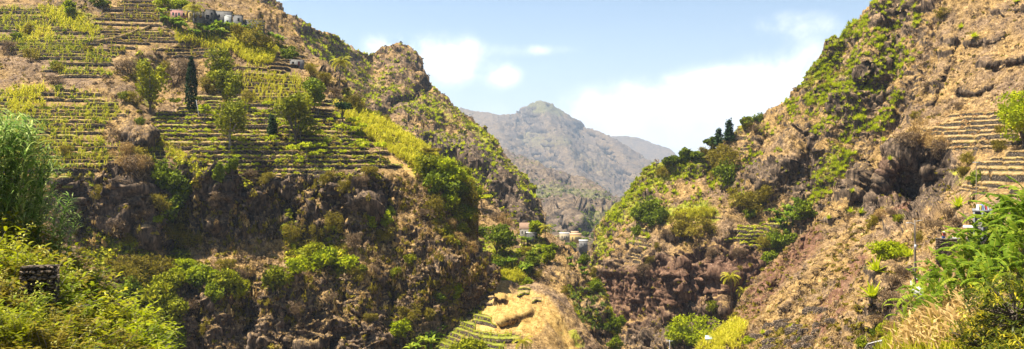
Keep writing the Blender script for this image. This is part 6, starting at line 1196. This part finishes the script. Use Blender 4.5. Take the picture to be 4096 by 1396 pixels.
house('house', 'grey block house with a red shutter right of the yellow one', 773, 817, 48, 84, HSL, 'wall_grey', 'flat', 'wall_dark', [(.55, .78, .35, .72, 'wood_red')], [(.15, .32, 0, .65, dk)], fmat='wall_grey')
house('house', 'tall dark block house with an open upper doorway', 819, 857, 40, 102, HSL, 'wall_dark', 'flat', 'wall_dark', [(.62, .8, .66, .84, dk), (.1, .5, .42, .68, dk), (.55, .75, .3, .46, dk)], [(.2, .4, 0, .26, dk)], fmat='wall_grey', depth=6)
house('house', 'grey block house behind the white lean-to', 860, 928, 46, 96, HSL, 'wall_grey', 'flat', 'wall_dark', [(.2, .32, .5, .75, dk)], depth=4, fmat='wall_grey')
house('house', 'white lean-to with a sloping pale roof', 898, 925, 60, 112, HSL, 'wall_white', 'shed', 'roof_pale', [(.3, .6, .35, .6, dk)], depth=3.0, D=None)
house('house', 'grey two-storey block house with whitewashed lower floor', 933, 971, 62, 118, HSL, 'wall_grey', 'flat', 'wall_dark', [(.45, .66, .6, .82, dk), (.62, .95, .2, .42, 'wall_white')], [(.15, .35, 0, .35, dk)], fmat='wall_grey', depth=6)
house('house', 'low dark block house at the right end of the hilltop row', 973, 1058, 82, 140, HSL, 'wall_dark', 'flat', 'wall_grey', [(.08, .2, .4, .75, dk), (.5, .6, .4, .7, dk)], [(.3, .38, 0, .6, 'wood_teal')], fmat='wall_grey', depth=6)
house('block_hut', 'small unroofed grey block hut on the ridge terraces', 1160, 1216, 240, 264, HSL, 'wall_grey', 'flat', 'roof_pale', [(.15, .3, .3, .7, dk)], [(.55, .7, 0, .8, 'wood_red')], fmat='concrete', depth=3.5, slab=0.1)
stn = house('stone_house', 'stone house with a tiled pitched roof above the valley', 2079, 2134, 917, 944, 'valley_spur', 'stone_house', 'gable', 'roof_tile', [(.38, .48, .25, .72, dk), (.14, .22, .35, .75, dk)], [(.58, .68, 0, .72, 'wood_red'), (.84, .93, 0, .72, 'wood_red')], depth=6, slab=1.6, overhang=0.12)
house('stone_annex', 'dark flat-roofed annex in front of the stone house', 2106, 2145, 933, 962, 'valley_spur', 'wall_dark', 'flat', 'roof_pale', [(.62, .78, .4, .65, dk)], [], depth=3.0, fmat='wall_dark', D=ground_at(2106, 944, 'valley_spur')[1] - 4)
MH = 'middle_hill'; VD = 640.0
house('house', 'low white village house with a flat roof', 2238, 2279, 936, 960, MH, 'wall_cream', 'flat', 'roof_pale', [(.2, .3, .3, .7, dk), (.6, .7, .3, .7, dk)], [(.42, .5, 0, .65, dk)], depth=9, slab=.6)
house('house', 'yellow village house with a row of four windows', 2279, 2325, 941, 964, MH, 'wall_yellow', 'flat', 'roof_orange', [(.48, .55, .3, .72, dk), (.58, .65, .3, .72, dk), (.68, .75, .3, .72, dk), (.78, .85, .3, .72, dk)], [(.2, .28, 0, .7, dk)], depth=9, slab=.8)
house('house', 'peach upper storey standing behind the yellow village house', 2284, 2314, 930, 950, MH, 'wall_cream', 'flat', 'roof_orange', [(.3, .4, .45, .75, dk), (.6, .7, .45, .75, dk)], depth=7, slab=.5, D=ground_at(2300, 964, MH)[1] + 8)
house('house', 'grey village house with a white roof at the valley floor', 2316, 2350, 966, 992, MH, 'wall_grey', 'flat', 'roof_pale', [(.2, .3, .4, .7, dk), (.6, .72, .4, .7, dk)], [(.42, .52, 0, .5, dk)], depth=8, slab=.5)
house('house', 'tiny pale blue village hut below the grey house', 2337, 2352, 991, 1006, MH, 'sheet_blue', 'flat', 'wall_white', [], [(.35, .6, 0, .7, dk)], depth=5)
house('shed', 'small shed with a pale blue sheet roof at the bottom edge', 2824, 2852, 1358, 1376, 'near_slope', 'wall_white', 'flat', 'sheet_blue', [], [(.4, .55, 0, .8, dk)], depth=3, cat='shed')
for i, (x, y, h, w, lab) in enumerate([(2255, 992, 24, 44, 'leafy tree below the white village house'), (2290, 1000, 26, 44, 'leafy tree in the middle of the village'), (2345, 940, 18, 30, 'tree behind the yellow village house'), (2385, 945, 24, 40, 'tree at the right end of the village')]):
    tree('village_tree', lab, x, y, h, w, MH, 'leaf_green', 'round', 60 + i, 0.1, group='trees in the village')
# ---- near right: lookout wall, laundry platform, poles, parapets
Dw = 121.0; c = at(3797, 1040, Dw); Ww = 96 / FPX * Dw; Hw = 84 / FPX * Dw
stone_wall('lookout_wall', 'grey masonry lookout wall with a man leaning behind it', c, Ww, Hw, 0.6, -0.42, 0.55, 0.28, 9, 'wall', 'block_wall', 'concrete')
MB().box(-Ww / 2 + .1, Ww / 2, 0.3, 3.6, -0.5, Hw - 0.75).build('lookout_floor', 'concrete', bpy.data.objects['lookout_wall'])
o = MB().box(-.8, .8, -.06, .06, -0.4, 0.12).build('parapet', 'roof_pale', None, at(3822, 952, Dw + 2.2), -0.3); tag(o, 'low pale parapet behind the lookout wall', 'parapet')
def person(p, yaw, label, shirt, hat=None, sit=False, h=1.7, lean=0.12):
    root = empty('person', p, yaw); tag(root, label, 'person'); s = h / 1.7
    J = dict(pel=(0, 0, .92), sp=(0, -.02, 1.12), ch=(0, -.05 - lean * .3, 1.34), nk=(0, -.07 - lean * .5, 1.47), hd=(0, -.10 - lean * .6, 1.60), ht=(0, -.10 - lean * .6, 1.70), sl=(-.19, -.06 - lean * .3, 1.40), el=(-.25, -.16 - lean, 1.16), wl=(-.16, -.36 - lean, 1.08), hl=(-.13, -.44 - lean, 1.07), sr=(.19, -.06 - lean * .3, 1.40), er=(.25, -.16 - lean, 1.16), wr=(.16, -.36 - lean, 1.08), hr=(.13, -.44 - lean, 1.07), hpl=(-.1, 0, .9), kl=(-.11, -.03, .5), al=(-.11, .02, .09), fl=(-.11, -.14, .04), hpr=(.1, 0, .9), kr=(.11, -.03, .5), ar=(.11, .02, .09), fr=(.11, -.14, .04))
    if sit:
        for k in J: 
            if k not in ('kl', 'al', 'fl', 'kr', 'ar', 'fr'): J[k] = (J[k][0], J[k][1], J[k][2] - .45)
        J.update(kl=(-.12, -.42, .48), al=(-.12, -.40, .09), fl=(-.12, -.55, .04), kr=(.12, -.42, .48), ar=(.12, -.40, .09), fr=(.12, -.55, .04))
    rad = dict(pel=.15, sp=.13, ch=.15, nk=.055, hd=.095, ht=.07, sl=.065, el=.045, wl=.032, hl=.04, sr=.065, er=.045, wr=.032, hr=.04, hpl=.095, kl=.062, al=.042, fl=.04, hpr=.095, kr=.062, ar=.042, fr=.04)
    E = 'pel-sp sp-ch ch-nk nk-hd hd-ht ch-sl sl-el el-wl wl-hl ch-sr sr-er er-wr wr-hr pel-hpl hpl-kl kl-al al-fl pel-hpr hpr-kr kr-ar ar-fr'.split(); K = list(J)
    def skinned(name, keys, edges, grow, mat):
        me = bpy.data.meshes.new(name); idx = {k: i for i, k in enumerate(keys)}; me.from_pydata([tuple(s * v for v in J[k]) for k in keys], [(idx[a], idx[b]) for a, b in (e.split('-') for e in edges)], [])
        me.materials.append(MATS[mat]); ob = link(name, me, root); md = ob.modifiers.new('skin', 'SKIN'); md.use_smooth_shade = True
        for k, v in zip(keys, me.skin_vertices[0].data): v.radius = (rad[k] * s * grow,) * 2; v.use_root = k == keys[0]
        ob.modifiers.new('sub', 'SUBSURF').levels = 1; ob.modifiers['sub'].render_levels = 2; return ob
    b = skinned('body', K, E, 1.0, 'skin')
    if shirt: skinned('shirt', ['pel', 'sp', 'ch', 'sl', 'el', 'sr', 'er'], ['pel-sp', 'sp-ch', 'ch-sl', 'sl-el', 'ch-sr', 'sr-er'], 1.16, shirt)
    skinned('trousers', ['pel', 'hpl', 'kl', 'al', 'hpr', 'kr', 'ar'], ['pel-hpl', 'hpl-kl', 'kl-al', 'pel-hpr', 'hpr-kr', 'kr-ar'], 1.15, 'cloth_blue' if hat else 'wall_dark')
    hd = np.array(J['hd']) * s
    if hat:
        m = MB(); prof = [(.20, .03), (.17, .05), (.115, .055), (.105, .13), (.06, .16), (0.001, .165)]; V = [(q[0] * math.cos(a), q[0] * math.sin(a), q[1]) for q in prof for a in np.linspace(0, 6.283, 14, endpoint=False)]
        m.add(V, [(i * 14 + j, i * 14 + (j + 1) % 14, (i + 1) * 14 + (j + 1) % 14, (i + 1) * 14 + j) for i in range(5) for j in range(14)]).build('hat', hat, root, tuple(hd + (0, 0, .02 * s)), None, s)
    else:
        q = MB(); V = [(.102 * math.sin(t) * math.cos(a), .112 * math.sin(t) * math.sin(a) + .012, .105 * math.cos(t) + .03) for t in np.linspace(.05, 1.45, 5) for a in np.linspace(0, 6.283, 12, endpoint=False)]
        q.add(V, [(i * 12 + j, i * 12 + (j + 1) % 12, (i + 1) * 12 + (j + 1) % 12, (i + 1) * 12 + j) for i in range(4) for j in range(12)]).build('hair', dk, root, tuple(hd), None, s)
    return root
pm = at(3774, 1040, Dw + 1.1); person((pm[0], pm[1], c[2] + Hw - 0.75), 0.0, 'man in a white hat leaning behind the lookout wall', 'cloth_red', 'cloth_white')
Dp = 112.0; c2 = at(3930, 880, Dp); Wp = 66 / FPX * Dp
g0 = empty('laundry_platform', c2, -0.47); tag(g0, 'grey concrete platform with washing piled on top', 'platform'); tp_ = 40 / FPX * Dp
MB().box(-Wp / 2, Wp / 2, 0, 4, -6, tp_ - .25).build('base', 'block_wall', g0); MB().box(-Wp / 2 - .1, Wp / 2 + .1, -.1, 4.1, tp_ - .246, tp_).build('slab', 'concrete', g0)
for sx in (-.45, .0, .45): MB().box(sx * Wp - .1, sx * Wp + .1, -.12, -.01, -6, tp_ - .25).build('pier', 'concrete', g0)
top = 40 / FPX * Dp
for i, (x, w_, h_, mt, lab) in enumerate([(3914, 8, 22, 'cloth_white', 'leftmost white cloth draped on the concrete platform'), (3922, 7, 20, 'cloth_yellow', 'small yellow cloth between the white ones on the platform'), (3927, 9, 22, 'cloth_blue', 'blue cloth draped on the concrete platform'), (3934, 8, 24, 'sheet_blue', 'pale blue-grey cloth draped on the concrete platform'), (3943, 8, 22, 'cloth_red', 'dark red cloth draped on the concrete platform'), (3951, 11, 20, 'cloth_white', 'rightmost white bundle on the concrete platform')]):
    p = at(x, 840, Dp + 0.4); p[2] = c2[2] + top; W_, H_ = w_ / FPX * Dp, h_ / FPX * Dp; r = np.random.default_rng(i)
    nu_, nv_ = 9, 8; U, V_ = np.meshgrid(np.linspace(-1, 1, nu_), np.linspace(0, 1, nv_)); X = U * W_ * (0.75 - 0.3 * V_) + 0.25 * W_ * V_ * math.sin(i * 2); Y = 0.12 * np.sin(U * 4 + i) * (1 - V_ * .5) + (1 - U * U) * -0.16 * (1 - V_); Zz = V_ * H_ * (1 - 0.25 * U * U)
    Vf = np.stack([X, Y, Zz], -1).reshape(-1, 3); Vb = np.stack([X, 0.3 - Y * 0.6, Zz], -1).reshape(-1, 3); VV = np.concatenate([Vf, Vb]); n0 = nu_ * nv_
    Fq = [(a * nu_ + b, a * nu_ + b + 1, (a + 1) * nu_ + b + 1, (a + 1) * nu_ + b) for a in range(nv_ - 1) for b in range(nu_ - 1)]; Fq += [tuple(n0 + v for v in q[::-1]) for q in Fq]
    Fq += [((nv_ - 1) * nu_ + b, (nv_ - 1) * nu_ + b + 1, n0 + (nv_ - 1) * nu_ + b + 1, n0 + (nv_ - 1) * nu_ + b) for b in range(nu_ - 1)] + [(a * nu_ + e, (a + 1) * nu_ + e, n0 + (a + 1) * nu_ + e, n0 + a * nu_ + e) for a in range(nv_ - 1) for e in (0, nu_ - 1)]
    o = link('draped_cloth', mesh_np('draped_cloth', VV, np.array(Fq), mt, smooth=True), None, p); tag(o, lab, 'cloth', 'cloths on the concrete platform')
house('roadside_house', 'dark doorway building with a thin slab roof below the platform', 3872, 3925, 912, 960, 'near_slope', 'wall_dark', 'flat', 'roof_pale', [], [(.1, .5, 0, .8, dk)], depth=3, D=113.5, slab=.12, overhang=.5, fmat='wall_grey')
pr = empty('utility_pole', at(3905, 900, 116)); tag(pr, 'thin pale pole with a short crossbar above the concrete platform', 'pole')
hp = (900 - 648) / FPX * 116; MB().tube([(0, 0, -1.5), (0, 0, hp)], [.045, .035], 7).build('mast', 'pole_wood', pr); MB().box(-.45, .5, -.04, .04, hp - .08, hp).build('crossbar', 'metal', pr)
Dl = 112.0; lp = empty('street_lamp', at(3660, 1146, Dl)); tag(lp, 'wooden street lamp pole with a white lamp head on a short arm', 'street lamp'); hl = (1146 - 879) / FPX * Dl
MB().tube([(0, 0, -1.5), (0, 0, hl * .5), (-.03, 0, hl)], [.17, .14, .11], 8).build('pole', 'pole_wood', lp)
ah = MB().tube([(0, 0, hl - .55), (-.45, -.05, hl - .40), (-.8, -.08, hl - .38)], .035, 6).build('arm', 'metal', lp)
MB().box(-1.12, -.72, -.2, .04, hl - .46, hl - .33).build('lamp_head', 'wall_white', ah)
MB().tube([(0, 0, hl - .25), (.4, 0, hl - .12), (1.0, .1, hl - .05)], .03, 5).build('bracket', 'metal', lp); MB().box(-.12, .12, -.2, -.1, hl * .56, hl * .63).build('meter_box', 'metal', lp)
def parapet(name, label, pts, h, t, mat, cat='parapet', capm=None):
    root = empty(name, pts[0]); tag(root, label, cat); P = [np.array(q) - np.array(pts[0]) for q in pts]; m = MB(); cp = MB(); n = len(P); V = []; C = []
    for i, q in enumerate(P):
        d = P[min(i + 1, n - 1)] - P[max(i - 1, 0)]; d[2] = 0; d /= np.linalg.norm(d); s_ = np.array([-d[1], d[0], 0]) * t / 2; V += [q - s_ - (0, 0, 1.0), q - s_ + (0, 0, h), q + s_ + (0, 0, h), q + s_ - (0, 0, 1.0)]
        C += [q - s_ * 1.2 + (0, 0, h + .003), q - s_ * 1.2 + (0, 0, h + .1), q + s_ * 1.2 + (0, 0, h + .1), q + s_ * 1.2 + (0, 0, h + .003)]
    Q = [(i * 4 + k, i * 4 + (k + 1) % 4, i * 4 + 4 + (k + 1) % 4, i * 4 + 4 + k) for i in range(n - 1) for k in range(4)] + [(0, 1, 2, 3), (n * 4 - 1, n * 4 - 2, n * 4 - 3, n * 4 - 4)]
    m.add(V, Q).build('wall', mat, root)
    if capm: cp.add(C, Q).build('coping', capm, root)
parapet('white_parapet', 'curved white parapet at the foot of the street lamp', [at(3645, 1140, 113), at(3650, 1148, 111), at(3662, 1160, 109.5), at(3676, 1166, 108.8), at(3700, 1168, 108.2)], .55, .25, 'roof_pale')
house('brown_wall', 'small brown wall behind the foot of the street lamp', 3664, 3692, 1118, 1150, 'near_slope', 'wood_red', 'flat', 'roof_pale', [], [], depth=.4, D=114, cat='wall', slab=.06, overhang=.03)
parapet('roadside_wall', 'dark curved stone wall with pale coping at the bottom edge', [at(3466, 1400, 105), at(3476, 1383, 104.2), at(3495, 1376, 103.6), at(3525, 1370, 103.4), at(3556, 1366, 103.6)], .15, .35, 'dry_stone', capm='roof_pale')
pb = at(3500, 1384, 104.4); person((pb[0], pb[1], pb[2] - .55), 0.2, 'dark-haired bare-chested person sitting behind the roadside wall', None, None, True)
up = empty('power_pole', at(2678, 1420, 240)); tag(up, 'small power pole with a crossarm at the bottom edge', 'pole'); hq = (1420 - 1360) / FPX * 240
MB().tube([(0, 0, -1), (0, 0, hq)], [.14, .10], 6).build('mast', 'metal', up); MB().box(-.9, .9, -.06, .06, hq - .35, hq - .22).build('crossarm', 'metal', up)
for sx in (-.7, 0, .7): MB().tube([(sx, 0, hq - .22), (sx, 0, hq)], [.05, .03], 6).build('insulator', 'wall_white', up)
stake = MB().tube([(0, 0, -.3), (-.9, 0, 4.6)], [.06, .05], 6).build('leaning_pole', 'roof_pale', None, ground_at(802, 465, HSL)); tag(stake, 'pale leaning pole on the terraces right of the cypress', 'pole')
# footpath across the upper terraces
L = LAYERS[HSL]; fp = [(372, 172), (420, 160), (470, 150), (520, 132), (560, 118), (600, 108)]; pts = [ground_at(*q, HSL) + np.array([0, 0, .55]) for q in fp]
pw = MB(); V = []
for q in pts: V += [q + (0, -.9, -.6), q + (0, -.75, .25), q + (0, 1.0, .45), q + (0, 1.1, -.5)]
n = len(pts); pw.add(V, [(i * 4 + k, i * 4 + k + 1, i * 4 + 5 + k, i * 4 + 4 + k) for i in range(n - 1) for k in range(3)]); o = pw.build('footpath', 'bed_dry'); tag(o, kind='structure')
# ================================================================== haze
hm, ht = newmat('haze_air')
hv = ht.n('ShaderNodeVolumePrincipled', {'Color': (0.66, 0.80, 1.0, 1), 'Density': HAZE, 'Anisotropy': 0.25}); ht.n('ShaderNodeOutputMaterial', {1: hv.outputs[0]})
hz = MB().box(-14500, 14500, -14500, 14500, -302, 800).build('haze', hm); tag(hz, 'thin pale haze filling the valley air', 'haze', kind='stuff')
